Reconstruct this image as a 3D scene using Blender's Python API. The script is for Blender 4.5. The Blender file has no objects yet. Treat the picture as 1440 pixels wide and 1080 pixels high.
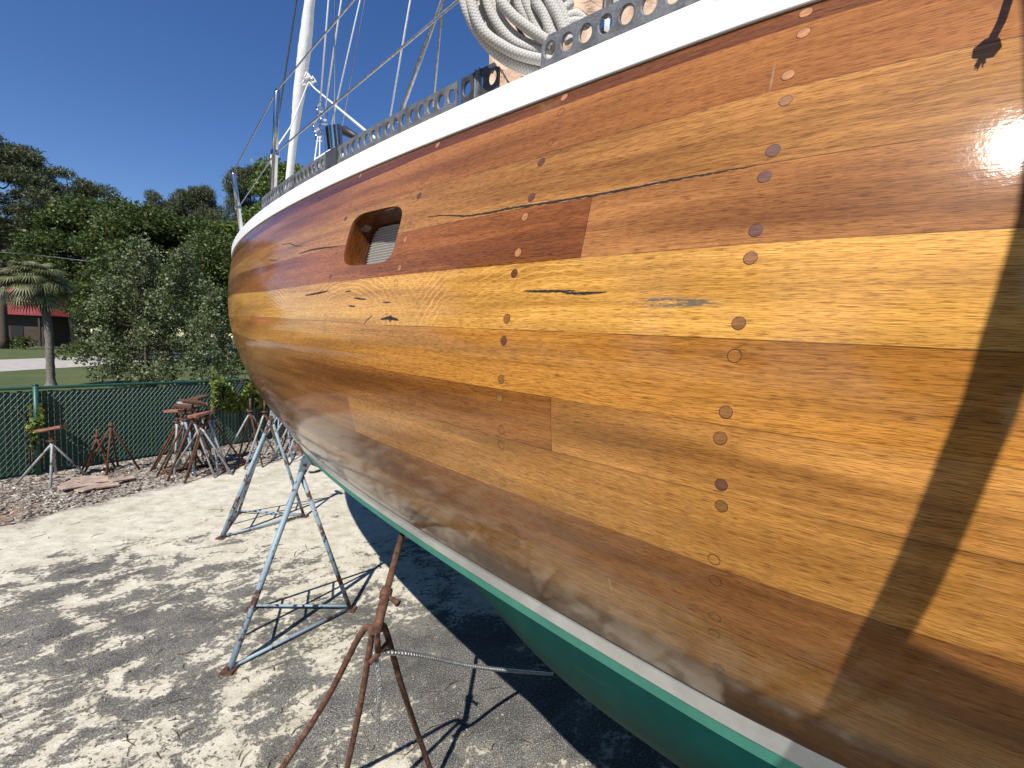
import bpy, bmesh, math, random
import numpy as np
from mathutils import Vector, Matrix
R = math.radians
rng = np.random.default_rng(7)
random.seed(7)
scn = bpy.context.scene
COL = scn.collection

# ------------------------------------------------------------------ camera
CAM = np.array([0., 0., 1.9])
PITCH, ROLL, FOC = R(4.3736), R(2.3232), 660.03
_f = np.array([0, math.cos(PITCH), -math.sin(PITCH)])
_u0 = np.array([0, math.sin(PITCH), math.cos(PITCH)]); _r0 = np.array([1., 0, 0])
_r = math.cos(ROLL)*_r0 + math.sin(ROLL)*_u0
_u = -math.sin(ROLL)*_r0 + math.cos(ROLL)*_u0
cd = bpy.data.cameras.new('camera'); cam = bpy.data.objects.new('camera', cd); COL.objects.link(cam)
cd.sensor_width = 36; cd.lens = FOC/1440*36; cd.clip_start = .02; cd.clip_end = 3000
cam.matrix_world = Matrix(((_r[0], _u[0], -_f[0], CAM[0]), (_r[1], _u[1], -_f[1], CAM[1]), (_r[2], _u[2], -_f[2], CAM[2]), (0, 0, 0, 1)))
scn.camera = cam

# ------------------------------------------------------------------ light
SUN_EL, SUN_AZ = R(50.), R(17.)           # SUN_AZ: heading of the shadows, from +Y to +X
S = -np.array([math.sin(SUN_AZ)*math.cos(SUN_EL), math.cos(SUN_AZ)*math.cos(SUN_EL), -math.sin(SUN_EL)])
w = bpy.data.worlds.new('World'); scn.world = w; w.use_nodes = True
wn = w.node_tree.nodes; wl = w.node_tree.links
sky = wn.new('ShaderNodeTexSky'); sky.sky_type = 'NISHITA'; sky.sun_disc = False
sky.sun_elevation = SUN_EL; sky.sun_rotation = math.atan2(S[0], S[1])
sky.air_density = 1.0; sky.dust_density = .05; sky.ozone_density = 3.5; sky.altitude = 0
bg = wn['Background']; bg.inputs['Strength'].default_value = .08
hs = wn.new('ShaderNodeHueSaturation'); hs.inputs['Saturation'].default_value = 1.22; hs.inputs['Hue'].default_value = .512; hs.inputs['Value'].default_value = 1.20
wl.new(sky.outputs[0], hs.inputs['Color']); wl.new(hs.outputs[0], bg.inputs['Color'])
sd = bpy.data.lights.new('sun', 'SUN'); sd.energy = 5.0; sd.angle = R(.53); sd.color = (1, .955, .88)
so = bpy.data.objects.new('sun', sd); COL.objects.link(so)
so.rotation_euler = Vector(S).to_track_quat('Z', 'Y').to_euler(); so.location = (0, 0, 30)
scn.view_settings.view_transform = 'Standard'; scn.view_settings.look = 'None'
scn.view_settings.exposure = 0.35; scn.view_settings.gamma = 1; scn.view_settings.use_curve_mapping = False
scn.render.engine = 'CYCLES'

# ------------------------------------------------------------------ helpers
def ray(u, v): return _f + _r*(u-720)/FOC - _u*(v-540)/FOC
def at(u, v, Y):                            # the point on the sight line at distance Y in front
    r = ray(u, v); return CAM + r*(Y/r[1])
def gp(u, v, z=0.):
    r = ray(u, v); return CAM + r*((z-CAM[2])/r[2])
def srgb(r, g, b):
    f = lambda c: (c/255/12.92) if c/255 <= .04045 else ((c/255+.055)/1.055)**2.4
    return (f(r), f(g), f(b), 1)
def tag(o, label=None, cat=None, group=None, kind=None):
    if label: o['label'] = label
    if cat: o['category'] = cat
    if group: o['group'] = group
    if kind: o['kind'] = kind
    return o
def empty(name, loc=(0, 0, 0), rz=0, label=None, cat=None, group=None):
    o = bpy.data.objects.new(name, None); COL.objects.link(o); o.empty_display_size = .1
    o.location = Vector(loc); o.rotation_euler = (0, 0, rz)
    return tag(o, label, cat, group)
def copy_tree(o, parent=None):
    c = o.copy(); COL.objects.link(c)
    if parent: c.parent = parent
    for ch in o.children: copy_tree(ch, c)
    return c
def frame_of(d):
    d = np.asarray(d, float); d = d/np.linalg.norm(d)
    a = np.array([0, 0, 1.]) if abs(d[2]) < .9 else np.array([1., 0, 0])
    x = np.cross(a, d); x /= np.linalg.norm(x); return x, np.cross(d, x), d
class MB:
    def __init__(s): s.v = []; s.f = []; s.uv = {}; s.mi = []
    def add(s, verts, faces, mi=0):
        b = len(s.v); s.v += [tuple(map(float, p)) for p in verts]
        s.f += [tuple(i+b for i in f) for f in faces]; s.mi += [mi]*len(faces); return b
    def tube(s, path, r, n=8, caps=True, mi=0, closed=False):
        P = [np.asarray(p, float) for p in path]; m = len(P)
        rr = r if hasattr(r, '__len__') else [r]*m
        verts = []; x = None
        for i in range(m):
            if closed: d = P[(i+1) % m]-P[i-1]
            else: d = P[min(i+1, m-1)]-P[max(i-1, 0)]
            d = d/(np.linalg.norm(d)+1e-12)
            if x is None: x, y, _ = frame_of(d)
            else:
                x = x-d*(x@d); x /= np.linalg.norm(x)+1e-12; y = np.cross(d, x)
            for k in range(n):
                a = 2*math.pi*k/n; verts.append(P[i]+rr[i]*(math.cos(a)*x+math.sin(a)*y))
        F = []
        for i in range(m if closed else m-1):
            j = (i+1) % m
            for k in range(n):
                l = (k+1) % n; F.append((i*n+k, i*n+l, j*n+l, j*n+k))
        if caps and not closed: F.append(tuple(range(n-1, -1, -1))); F.append(tuple((m-1)*n+k for k in range(n)))
        s.add(verts, F, mi)
    def box(s, c, size, M=None, mi=0):
        M = np.eye(3) if M is None else np.asarray(M); h = np.asarray(size)/2; c = np.asarray(c, float)
        V = [c+M@(h*np.array(k)) for k in [(-1,-1,-1),(1,-1,-1),(1,1,-1),(-1,1,-1),(-1,-1,1),(1,-1,1),(1,1,1),(-1,1,1)]]
        s.add(V, [(3,2,1,0),(4,5,6,7),(0,1,5,4),(1,2,6,5),(2,3,7,6),(3,0,4,7)], mi)
    def build(s, name, mats, parent=None, smooth=False, org=(0, 0, 0), bevel=0):
        me = bpy.data.meshes.new(name); V = np.array(s.v, float)-np.asarray(org, float)
        me.from_pydata(V.tolist(), [], s.f)
        mats = mats if isinstance(mats, (list, tuple)) else [mats]
        for m in mats: me.materials.append(m)
        if len(mats) > 1: me.polygons.foreach_set('material_index', s.mi)
        if smooth: me.polygons.foreach_set('use_smooth', [True]*len(me.polygons))
        me.update()
        o = bpy.data.objects.new(name, me); COL.objects.link(o)
        if parent: o.parent = parent
        else: o.location = Vector([float(k) for k in org])
        if bevel:
            b = o.modifiers.new('bevel', 'BEVEL'); b.width = bevel; b.segments = 2; b.limit_method = 'ANGLE'
        return o
def rotz(a): return np.array([[math.cos(a), -math.sin(a), 0], [math.sin(a), math.cos(a), 0], [0, 0, 1.]])
def rot_axis(ax, a):
    return np.array(Matrix.Rotation(a, 3, Vector(ax)))

# ------------------------------------------------------------------ materials
class NT:
    def __init__(s, name):
        s.m = bpy.data.materials.new(name); s.m.use_nodes = True; s.t = s.m.node_tree
        s.b = s.t.nodes['Principled BSDF']; s.out = s.t.nodes['Material Output']
    def n(s, typ, **k):
        o = s.t.nodes.new(typ)
        for a, v in k.items(): setattr(o, a, v)
        return o
    def link(s, a, b): s.t.links.new(a, b)
    def put(s, sock, v):
        if isinstance(v, bpy.types.NodeSocket): s.t.links.new(v, sock)
        else: sock.default_value = v
    def math(s, op, a, b=None, c=None, clamp=False):
        o = s.n('ShaderNodeMath', operation=op, use_clamp=clamp)
        for i, v in enumerate((a, b, c)):
            if v is not None: s.put(o.inputs[i], v)
        return o.outputs[0]
    def mix(s, f, a, b, blend='MIX'):
        o = s.n('ShaderNodeMix', data_type='RGBA', blend_type=blend)
        s.put(o.inputs[0], f); s.put(o.inputs[6], a); s.put(o.inputs[7], b); return o.outputs[2]
    def noise(s, vec, scale, detail=4, rough=.55, dist=0., dim='3D'):
        o = s.n('ShaderNodeTexNoise', noise_dimensions=dim); s.put(o.inputs['Vector'], vec)
        o.inputs['Scale'].default_value = scale; o.inputs['Detail'].default_value = detail
        o.inputs['Roughness'].default_value = rough; o.inputs['Distortion'].default_value = dist
        return o.outputs[0]
    def ramp(s, f, stops, interp='LINEAR'):
        o = s.n('ShaderNodeValToRGB'); o.color_ramp.interpolation = interp
        e = o.color_ramp.elements
        while len(e) > 1: e.remove(e[-1])
        e[0].position = stops[0][0]; e[0].color = stops[0][1]
        for p, c in stops[1:]:
            k = e.new(p); k.color = c
        s.put(o.inputs[0], f); return o.outputs[0]
    def step(s, f, a, b):
        o = s.n('ShaderNodeMapRange', interpolation_type='SMOOTHSTEP')
        s.put(o.inputs[0], f); o.inputs[1].default_value = a; o.inputs[2].default_value = b; return o.outputs[0]
    def vec(s, x, y, z=0.):
        o = s.n('ShaderNodeCombineXYZ')
        for i, v in enumerate((x, y, z)): s.put(o.inputs[i], v)
        return o.outputs[0]
    def sep(s, v):
        o = s.n('ShaderNodeSeparateXYZ'); s.put(o.inputs[0], v); return o.outputs
    def obj(s): return s.n('ShaderNodeTexCoord').outputs['Object']
    def pos(s): return s.n('ShaderNodeNewGeometry').outputs['Position']
    def bump(s, h, strength=.3, dist=.01):
        o = s.n('ShaderNodeBump'); o.inputs['Strength'].default_value = strength; o.inputs['Distance'].default_value = dist
        s.put(o.inputs['Height'], h); s.link(o.outputs[0], s.b.inputs['Normal']); return o
    def set(s, **k):
        for a, v in k.items(): s.put(s.b.inputs[a.replace('_', ' ')], v)
        return s
G1 = lambda v: (v, v, v, 1)

def simple(name, c, rough=.5, metal=0., vary=.15, scale=8., bump=0., coat=0.):
    t = NT(name); p = t.obj(); f = t.noise(p, scale, 5)
    d = tuple(x*(1-vary) for x in c[:3])+(1,); l = tuple(min(1, x*(1+vary)) for x in c[:3])+(1,)
    t.set(Base_Color=t.mix(t.step(f, .3, .7), d, l), Roughness=rough, Metallic=metal, Coat_Weight=coat)
    if bump: t.bump(t.noise(p, scale*6, 4), bump, .004)
    return t.m

def painted_steel(name, paint, amount):
    t = NT(name); p = t.obj(); n1 = t.noise(p, 7, 6, .65); n2 = t.noise(p, 40, 4, .6)
    m = t.math('ADD', t.math('MULTIPLY', n1, .7), t.math('MULTIPLY', n2, .3))
    m = t.step(m, amount-.03, amount+.03)
    rust = t.ramp(n2, [(.3, (.030, .014, .010, 1)), (.55, (.115, .050, .028, 1)), (.75, (.22, .115, .065, 1))])
    pc = t.mix(t.noise(p, 15, 5), tuple(x*.75 for x in paint[:3])+(1,), paint)
    t.set(Base_Color=t.mix(m, rust, pc), Roughness=t.mix(m, G1(.85), G1(.5)))
    t.bump(t.math('ADD', n2, t.math('MULTIPLY', m, .5)), .5, .002); return t.m
M = {}
M['blue_steel'] = painted_steel('blue_steel', (.26, .35, .43, 1), .46)
M['rust_steel'] = painted_steel('rust_steel', (.30, .28, .28, 1), .66)
M['red_rust'] = painted_steel('red_rust', (.28, .10, .05, 1), .60)
M['pale_steel'] = painted_steel('pale_steel', (.40, .41, .42, 1), .44)
M['pad'] = simple('pad_plywood', (.25, .105, .07), .75, vary=.35, scale=12, bump=.4)
M['white_paint'] = simple('white_paint', (.80, .79, .76), .45, vary=.03, scale=6, coat=.15)
M['cap_white'] = simple('cap_white', (.86, .85, .83), .42, vary=.025, scale=9, coat=.1)
M['deck'] = simple('deck_paint', (.7, .69, .65), .6, vary=.04)
M['stainless'] = simple('stainless', (.62, .62, .63), .16, 1., .08, 14)
M['wire'] = simple('rigging_wire', (.42, .42, .43), .32, 1., .2, 60)
M['dark_wire'] = simple('dark_wire', (.10, .11, .12), .5, .5, .2, 60)
M['black'] = simple('black_rubber', (.02, .02, .022), .5, vary=.2)
M['white_rope'] = simple('white_rope', (.72, .71, .68), .8, vary=.12, scale=120)
M['brown_rope'] = simple('brown_rope', (.06, .04, .03), .9, vary=.3, scale=80)
M['chain'] = simple('galvanized_chain', (.42, .42, .42), .45, .8, .25, 60)
M['glass_dark'] = simple('window_seal', (.015, .013, .012), .35)
M['concrete_block'] = simple('timber_block', (.10, .08, .06), .9, vary=.3, scale=9, bump=.5)

def galvanized(name, a, b):
    t = NT(name); p = t.obj()
    v = t.n('ShaderNodeTexVoronoi'); t.put(v.inputs['Vector'], p); v.inputs['Scale'].default_value = 260
    sp = t.sep(v.outputs['Color'])[0]; n = t.noise(p, 18, 5)
    c = t.mix(t.math('MULTIPLY', sp, .8), a, b); c = t.mix(t.step(n, .45, .75), c, tuple(x*.55 for x in a[:3])+(1,))
    t.set(Base_Color=c, Roughness=.6, Metallic=.25); t.bump(sp, .15, .001); return t.m
M['galv'] = galvanized('galvanized_rail', (.125, .13, .14, 1), (.23, .235, .245, 1))
M['dark_galv'] = galvanized('dark_plate', (.05, .055, .062, 1), (.10, .105, .115, 1))

# green bottom paint with faint scratches and drips
def antifoul(name, c):
    t = NT(name); p = t.obj(); s = t.sep(p)
    st = t.noise(t.vec(t.math('MULTIPLY', s[0], 14.), t.math('MULTIPLY', s[1], 14.), t.math('MULTIPLY', s[2], 2.)), 1., 5, .6)
    n = t.noise(p, 4, 6, .65)
    f = t.math('ADD', t.math('MULTIPLY', st, .45), t.math('MULTIPLY', n, .55))
    col = t.ramp(f, [(.3, tuple(x*.72 for x in c)+(1,)), (.52, c+(1,)), (.66, tuple(min(1, x*1.18+.004) for x in c)+(1,))])
    t.set(Base_Color=col, Roughness=.7); t.b.inputs['Specular IOR Level'].default_value = .12; t.bump(t.noise(p, 60, 4), .15, .002); return t.m
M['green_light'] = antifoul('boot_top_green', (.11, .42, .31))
def scuffed(m, lo, hi, c):                    # chips and rub marks through to a dark undercoat
    t = NT.__new__(NT); t.m = m; t.t = m.node_tree; t.b = t.t.nodes['Principled BSDF']; p = t.obj()
    src = t.b.inputs['Base Color'].links[0].from_socket; sp_ = t.sep(p)
    n = t.noise(t.vec(t.math('MULTIPLY', sp_[0], 6.), t.math('MULTIPLY', sp_[1], 6.), t.math('MULTIPLY', sp_[2], 60.)), 1., 5, .7)
    t.put(t.b.inputs['Base Color'], t.mix(t.step(n, lo, hi), src, c))
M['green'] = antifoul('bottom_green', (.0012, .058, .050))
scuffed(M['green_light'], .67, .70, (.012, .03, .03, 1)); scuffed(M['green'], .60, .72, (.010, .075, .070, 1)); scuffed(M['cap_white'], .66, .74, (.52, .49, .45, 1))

# varnished planking -------------------------------------------------------
BUTT = {3: .468, 6: .503, 7: 1.362}
FWD = {0: (116, 70, 40), 1: (160, 104, 57), 2: (172, 120, 67), 3: (156, 96, 49), 4: (208, 154, 80), 5: (188, 128, 60), 6: (156, 100, 48), 7: (158, 104, 52), 8: (152, 100, 54), 9: (170, 120, 66), 10: (150, 108, 68)}
AFT = dict(FWD); AFT.update({3: (166, 112, 65), 6: (194, 136, 72), 7: (186, 130, 66)})
def scaled(c, k=1.0):
    r = srgb(*c); return (r[0]*k, r[1]*k, r[2]*k, 1)
def wood(name, plank=True, tint=None):
    t = NT(name)
    uv = t.n('ShaderNodeUVMap'); uv.uv_map = 'plank'; u = t.sep(uv.outputs[0]); U, V = u[0], u[1]
    uv2 = t.n('ShaderNodeUVMap'); uv2.uv_map = 'metric'; m = t.sep(uv2.outputs[0]); X, Y = m[0], m[1]
    sid = t.math('FLOOR', V)
    if plank:
        k = t.math('DIVIDE', t.math('ADD', sid, .5), 11.)
        cf = t.ramp(k, [(i/11, scaled(FWD[i])) for i in range(11)], 'CONSTANT')
        ca = t.ramp(k, [(i/11, scaled(AFT[i])) for i in range(11)], 'CONSTANT')
        bt = t.ramp(k, [(i/11, G1((BUTT.get(i, -4.)+5)/10)) for i in range(11)], 'CONSTANT')
        bt = t.math('SUBTRACT', t.math('MULTIPLY', bt, 10.), 5.)
        isf = t.math('GREATER_THAN', U, bt)
        base = t.mix(isf, ca, cf)
        pid = t.math('ADD', t.math('MULTIPLY', sid, 7.31), t.math('MULTIPLY', isf, 3.7))
    else:
        base = scaled(tint); pid = 2.2
    # broad tone along the board
    def nv(sx, sy, sc, det, rg, off=0., dist=0.):
        y = t.math('MULTIPLY', Y, sy)
        v = t.vec(t.math('MULTIPLY', X, sx), y, t.math('ADD', pid, off)); return t.noise(v, sc, det, rg, dist)
    # slow waviness of the grain
    wob = t.math('MULTIPLY', t.math('SUBTRACT', nv(1.6, 5, 1., 2, .5, 5.), .5), .018)
    Yw = t.math('ADD', Y, wob)
    def ng(sx, sy, sc, det, rg, off=0.):
        v = t.vec(t.math('MULTIPLY', X, sx), t.math('MULTIPLY', Yw, sy), t.math('ADD', pid, off)); return t.noise(v, sc, det, rg)
    broad = ng(.9, 14, 1., 4, .55)
    band = ng(1.2, 60, 1., 3, .55, 1.)
    fine = ng(5, 420, 1., 4, .65, 2.)
    pore = ng(46, 1150, 1., 2, .6, 3.)
    fleck = ng(26, 760, 1., 3, .65, 8.)
    blot = nv(4, 9, 1., 5, .6, 4.)
    dk = lambda f, a, b, k: t.math('ADD', 1-k, t.math('MULTIPLY', t.step(f, a, b), k))
    streak = ng(2.2, 95, 1., 4, .7, 6.)
    val = t.math('MULTIPLY', dk(broad, .32, .62, .46), dk(band, .30, .62, .12))
    val = t.math('MULTIPLY', val, dk(streak, .34, .50, .12))
    val = t.math('MULTIPLY', val, dk(fine, .34, .58, .22))
    val = t.math('MULTIPLY', val, dk(pore, .40, .48, .52))
    val = t.math('MULTIPLY', val, dk(fleck, .38, .50, .20))
    val = t.math('MULTIPLY', val, dk(blot, .3, .7, .14))
    val = t.math('MULTIPLY', val, 1.36)
    col = t.mix(1., base, t.vec(val, t.math('POWER', val, 1.14), t.math('MULTIPLY', t.math('POWER', val, 1.34), .90)), 'MULTIPLY')
    # growth ring figure, strongest on the pale board
    ring = t.n('ShaderNodeTexWave', wave_type='RINGS', rings_direction='SPHERICAL'); 
    cx = t.math('MULTIPLY', t.math('SUBTRACT', t.math('MODULO', t.math('ADD', X, 9.), .83), .40), .55)
    cy = t.math('SUBTRACT', Y, .545)
    t.put(ring.inputs['Vector'], t.vec(cx, cy, .06)); ring.inputs['Scale'].default_value = 26; ring.inputs['Distortion'].default_value = 4.5
    ring.inputs['Detail'].default_value = 3; ring.inputs['Detail Scale'].default_value = 1.4
    if plank:
        fig = t.math('MULTIPLY', t.math('MULTIPLY', t.math('COMPARE', sid, 4., .1), t.step(U, .28, .5)), t.math('MULTIPLY', t.step(nv(3., 3., 1., 2, .5, 7.), .35, .6), .60))
        fig = t.math('ADD', fig, t.math('MULTIPLY', t.math('LESS_THAN', sid, 2.5), .04))
        rg = t.step(ring.outputs['Color'], .80, .97)
        col = t.mix(t.math('MULTIPLY', rg, fig), col, t.mix(1., base, (1.55, 1.6, 1.7, 1), 'MULTIPLY'))
        fr = t.math('SUBTRACT', V, sid)
        e = t.math('MINIMUM', fr, t.math('SUBTRACT', 1., fr))
        seam = t.math('SUBTRACT', 1., t.step(e, .003, .011))
        bd = t.math('ABSOLUTE', t.math('SUBTRACT', U, bt))
        bseam = t.math('SUBTRACT', 1., t.step(bd, .0004, .0012))
        seam = t.math('MAXIMUM', seam, bseam)
        seam = t.math('MULTIPLY', seam, t.step(t.noise(t.vec(t.math('MULTIPLY', X, 6.), t.math('MULTIPLY', Y, 9.), 3.), 1., 3), .25, .6))
        col = t.mix(t.math('MULTIPLY', seam, .72), col, (.035, .014, .006, 1))
        # scratches and bleached scuffs in the varnish
        sc = t.noise(t.vec(t.math('MULTIPLY', X, 90.), t.math('MULTIPLY', Y, 5.), 1.7), 1., 2, .5)
        sm = t.math('MULTIPLY', t.step(sc, .70, .78), t.step(nv(2.2, 2.6, 1., 2, .5, 0.), .55, .68))
        col = t.mix(t.math('MULTIPLY', sm, .30), col, (.62, .50, .38, 1))
        # one paint rubbing mark, grey-blue, on the pale board
        dx = t.math('MULTIPLY', t.math('SUBTRACT', U, .297), 1/.105); dy = t.math('MULTIPLY', t.math('SUBTRACT', Y, .4382), 1/.0095)
        el = t.math('SUBTRACT', 1., t.math('ADD', t.math('MULTIPLY', dx, dx), t.math('MULTIPLY', dy, dy)))
        rub = t.noise(t.vec(t.math('MULTIPLY', X, 38.), t.math('MULTIPLY', Y, 260.), .4), 1., 4, .7)
        rb = t.math('MULTIPLY', t.step(el, 0., .8), t.step(t.math('ADD', rub, t.math('MULTIPLY', t.math('SUBTRACT', .25, U), .5)), .44, .53))
        col = t.mix(t.math('MULTIPLY', rb, .85), col, (.07, .085, .085, 1))
        h = t.math('SUBTRACT', t.math('MULTIPLY', fine, .25), t.math('MULTIPLY', seam, 1.2))
    else:
        h = t.math('MULTIPLY', fine, .25)
    t.set(Base_Color=col, Roughness=.42, Coat_Weight=.8, Coat_Roughness=.07, Coat_IOR=1.5)
    t.b.inputs['Specular IOR Level'].default_value = .05
    bm = t.bump(h, .10, .0008)
    # the coat follows a slight orange peel and long soft unfairness
    peel = t.math('ADD', t.math('ADD', t.math('MULTIPLY', t.noise(uv2.outputs[0], 150, 2), .10), t.math('MULTIPLY', fine, .05)), t.noise(t.vec(t.math('MULTIPLY', X, 2.), t.math('MULTIPLY', Y, 11.), 0.), 1., 2, .4))
    cb = t.n('ShaderNodeBump'); cb.inputs['Strength'].default_value = .35; cb.inputs['Distance'].default_value = .0028
    t.put(cb.inputs['Height'], peel); t.link(cb.outputs[0], t.b.inputs['Coat Normal'])
    return t.m
M['planking'] = wood('varnished_planking')
M['recess'] = wood('varnished_recess', False, (118, 70, 36))
def varnished(name, c):
    t = NT(name); p = t.obj(); s = t.sep(p)
    n = t.noise(t.vec(t.math('MULTIPLY', s[0], 60.), t.math('MULTIPLY', s[1], 60.), t.math('MULTIPLY', s[2], 500.)), 1., 3)
    a = scaled(c); t.set(Base_Color=t.mix(t.step(n, .35, .65), tuple(x*.6 for x in a[:3])+(1,), a), Roughness=.42, Coat_Weight=.9, Coat_Roughness=.05); return t.m
M['bung_dark'] = varnished('bung_dark', (110, 66, 38)); M['bung_light'] = varnished('bung_light', (186, 126, 70)); M['bung_mid'] = varnished('bung_mid', (150, 100, 46))
M['bung_ring'] = varnished('bung_ring', (66, 36, 20)); M['chipped'] = simple('chipped_varnish', (.36, .22, .11), .55, vary=.45, scale=160); M['crack'] = simple('crack_filler', (.026, .015, .009), .95, vary=.5, scale=90)

# ------------------------------------------------------------------ hull
HP = {'psi': 41.4229, 'Wc': 2.5275, 'B0': 1.7266, 'b1': .5267, 'b2': -.2447, 'b3': -.3192, 'ss0': 6.0824, 'ss1': .129, 'ss2': -.832, 'p0': 2.722, 'p1': -.6245, 'e0': .6513, 'e1': .044, 'sm': -1.1454, 'z0': 2.4073, 'z1': .052, 'z2': -.0052, 'zw': 1.2628}
_ps = R(HP['psi']); HT = np.array([-math.cos(_ps), math.sin(_ps), 0]); HN = np.array([-math.sin(_ps), -math.cos(_ps), 0]); UP = np.array([0, 0, 1.])
STERN = -5.6
def half(s, q):
    B = HP['B0']+HP['b1']*q+HP['b2']*q*q+HP['b3']*q**3
    ss = HP['ss0']+HP['ss1']*q+HP['ss2']*q*q
    sg = np.clip((s-HP['sm'])/(ss-HP['sm']), 0, 1); p = HP['p0']+HP['p1']*q; e = HP['e0']+HP['e1']*q
    aft = np.clip((HP['sm']-s)/4.6, 0, 1)
    run = np.clip(.30-s, 0, None)**2                      # the side begins to turn in again aft of the last bungs
    return B*np.clip(1-sg**p, 1e-9, 1)**e*(1-.34*aft**2)-.30*(1-np.exp(-run*.22/.30))
def sheer(s): return HP['z0']+HP['z1']*s+HP['z2']*s*s
def stem(q): return HP['ss0']+HP['ss1']*q+HP['ss2']*q*q
def place(s, b, z, side=1):
    s, b, z = np.broadcast_arrays(np.asarray(s, float), np.asarray(b, float), np.asarray(z, float))
    return s[..., None]*HT+(side*b-HP['Wc'])[..., None]*HN+z[..., None]*UP
def hull(s, q, side=1):
    s = np.asarray(s, float); q = np.asarray(q, float); zs = sheer(s)
    return place(s, half(s, q), zs+(HP['zw']-zs)*q, side)
def hull_n(s, q):
    a = hull(s+1e-3, q)-hull(s-1e-3, q); b = hull(s, q+1e-3)-hull(s, q-1e-3); k = np.cross(a, b); k = k/np.linalg.norm(k)
    return k if k@HN > 0 else -k
SEAM = [0., .028, .12, .218, .316, .4275, .529, .613, .714, .807, .905, 1.0]
SD = [(0, 0), (.02, .035), (.015, .02), (-.003, -.03), (-.003, -.036), (-.02, -.034), (-.025, -.057), (-.018, -.030), (-.012, -.028), (-.003, -.02), (0, -.01), (0, 0)]
def strake(s, q):
    qs = [SEAM[i]+float(np.interp(s, [1.1, 2.3, 3.4, 6.0], [0, SD[i][0], SD[i][1], SD[i][1]*1.4])) for i in range(12)]
    return float(np.interp(q, qs, range(12)))
ORG = place(0., 0., 0.)
boat = empty('sailboat', ORG, 0, 'large wooden sailboat with glossy varnished planking, white cap rail and green bottom on stands', 'boat')

def grid_mesh(name, mat, Sx, Q, side=1, parent=None, uv=True, skip=None, smooth=True):
    ns, nq = len(Sx), len(Q)
    SS, QQ = np.meshgrid(Sx, Q, indexing='ij')
    st = stem(QQ); lim = np.minimum(SS, st)
    return SS, QQ, lim

WS0, WS1, WQ0, WQ1 = 1.085, 1.455, .124, .298     # grid block that carries the window
sv = np.unique(np.round(np.concatenate([np.linspace(STERN, -.7, 50), np.linspace(-.7, WS0, 80), np.linspace(WS0, WS1, 17), np.linspace(WS1, 3.7, 100), np.linspace(3.7, 6.09, 60)]), 5))
qv = np.unique(np.round(np.concatenate([np.linspace(0, WQ0, 14), np.linspace(WQ0, WQ1, 15), np.linspace(WQ1, 1, 78)]), 5))
def topsides():
    ns, nq = len(sv), len(qv); verts = []; uvp = []; uvm = []; F = []
    wi = [i for i, s in enumerate(sv) if WS0-1e-4 <= s <= WS1+1e-4]; wj = [j for j, q in enumerate(qv) if WQ0-1e-4 <= q <= WQ1+1e-4]
    for side in (1, -1):
        base = len(verts)
        for s in sv:
            for q in qv:
                se = min(s, float(stem(q))-1e-4)
                verts.append(hull(se, q, side)); uvp.append((s, strake(s, q))); uvm.append((s, q*1.14))
        for i in range(ns-1):
            for j in range(nq-1):
                if side == 1 and wi[0] <= i < wi[-1] and wj[0] <= j < wj[-1]: continue
                a, b, c, d = base+i*nq+j, base+(i+1)*nq+j, base+(i+1)*nq+j+1, base+i*nq+j+1
                F.append((a, b, c, d) if side == 1 else (d, c, b, a))
        if side == 1:
            ring = [(i, wj[0]) for i in wi] + [(wi[-1], j) for j in wj[1:]] + [(i, wj[-1]) for i in wi[::-1][1:]] + [(wi[0], j) for j in wj[::-1][1:-1]]
            sc, qc = 1.268, .2105; a_, b_ = .160, .0705; inner = []
            prev = [base+i*nq+j for i, j in ring]
            for lev in (.5, .0):
                cur = []
                for i, j in ring:
                    dx, dy = (sv[i]-sc)/a_, (qv[j]-qc)/b_; k = (abs(dx)**4.5+abs(dy)**4.5)**(-1/4.5)
                    s = sc+dx*a_*(k+(1-k)*lev); q = qc+dy*b_*(k+(1-k)*lev); q += -.03*(s-sc)
                    cur.append(len(verts)); verts.append(hull(s, q)); uvp.append((s, strake(s, q))); uvm.append((s, q*1.14))
                    if lev == 0: inner.append((s, q))
                n = len(ring)
                for k in range(n): F.append((prev[k], prev[(k+1) % n], cur[(k+1) % n], cur[k]))
                prev = cur
    # transom
    n0 = len(verts)
    for q in qv:
        for side in (1, -1): verts.append(hull(sv[0], q, side)); uvp.append((0, strake(0, q))); uvm.append((side*.5, q*1.14))
    for j in range(nq-1): F.append((n0+2*j, n0+2*j+2, n0+2*j+3, n0+2*j+1))
    me = bpy.data.meshes.new('planking'); me.from_pydata([tuple(v-ORG) for v in np.array(verts)], [], F)
    me.materials.append(M['planking']); me.polygons.foreach_set('use_smooth', [True]*len(F))
    li = np.empty(len(me.loops), int); me.loops.foreach_get('vertex_index', li)
    for nm, arr in (('plank', uvp), ('metric', uvm)):
        l = me.uv_layers.new(name=nm); l.data.foreach_set('uv', np.array(arr, float)[li].ravel())
    me.update(); o = bpy.data.objects.new('planking', me); COL.objects.link(o); o.parent = boat
    return o, inner
planking, WIN = topsides()

def patch(name, loops_sq, mat, parent, lift=.0006):
    mb = MB(); off = 0
    for loop in loops_sq:
        P = [hull(s, q)+hull_n(s, q)*lift for s, q in loop]; mb.add(P, [tuple(range(len(P)))])
    return mb.build(name, mat, parent, org=ORG)
MQ = 1.16                                             # metres of girth per unit of q
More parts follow.
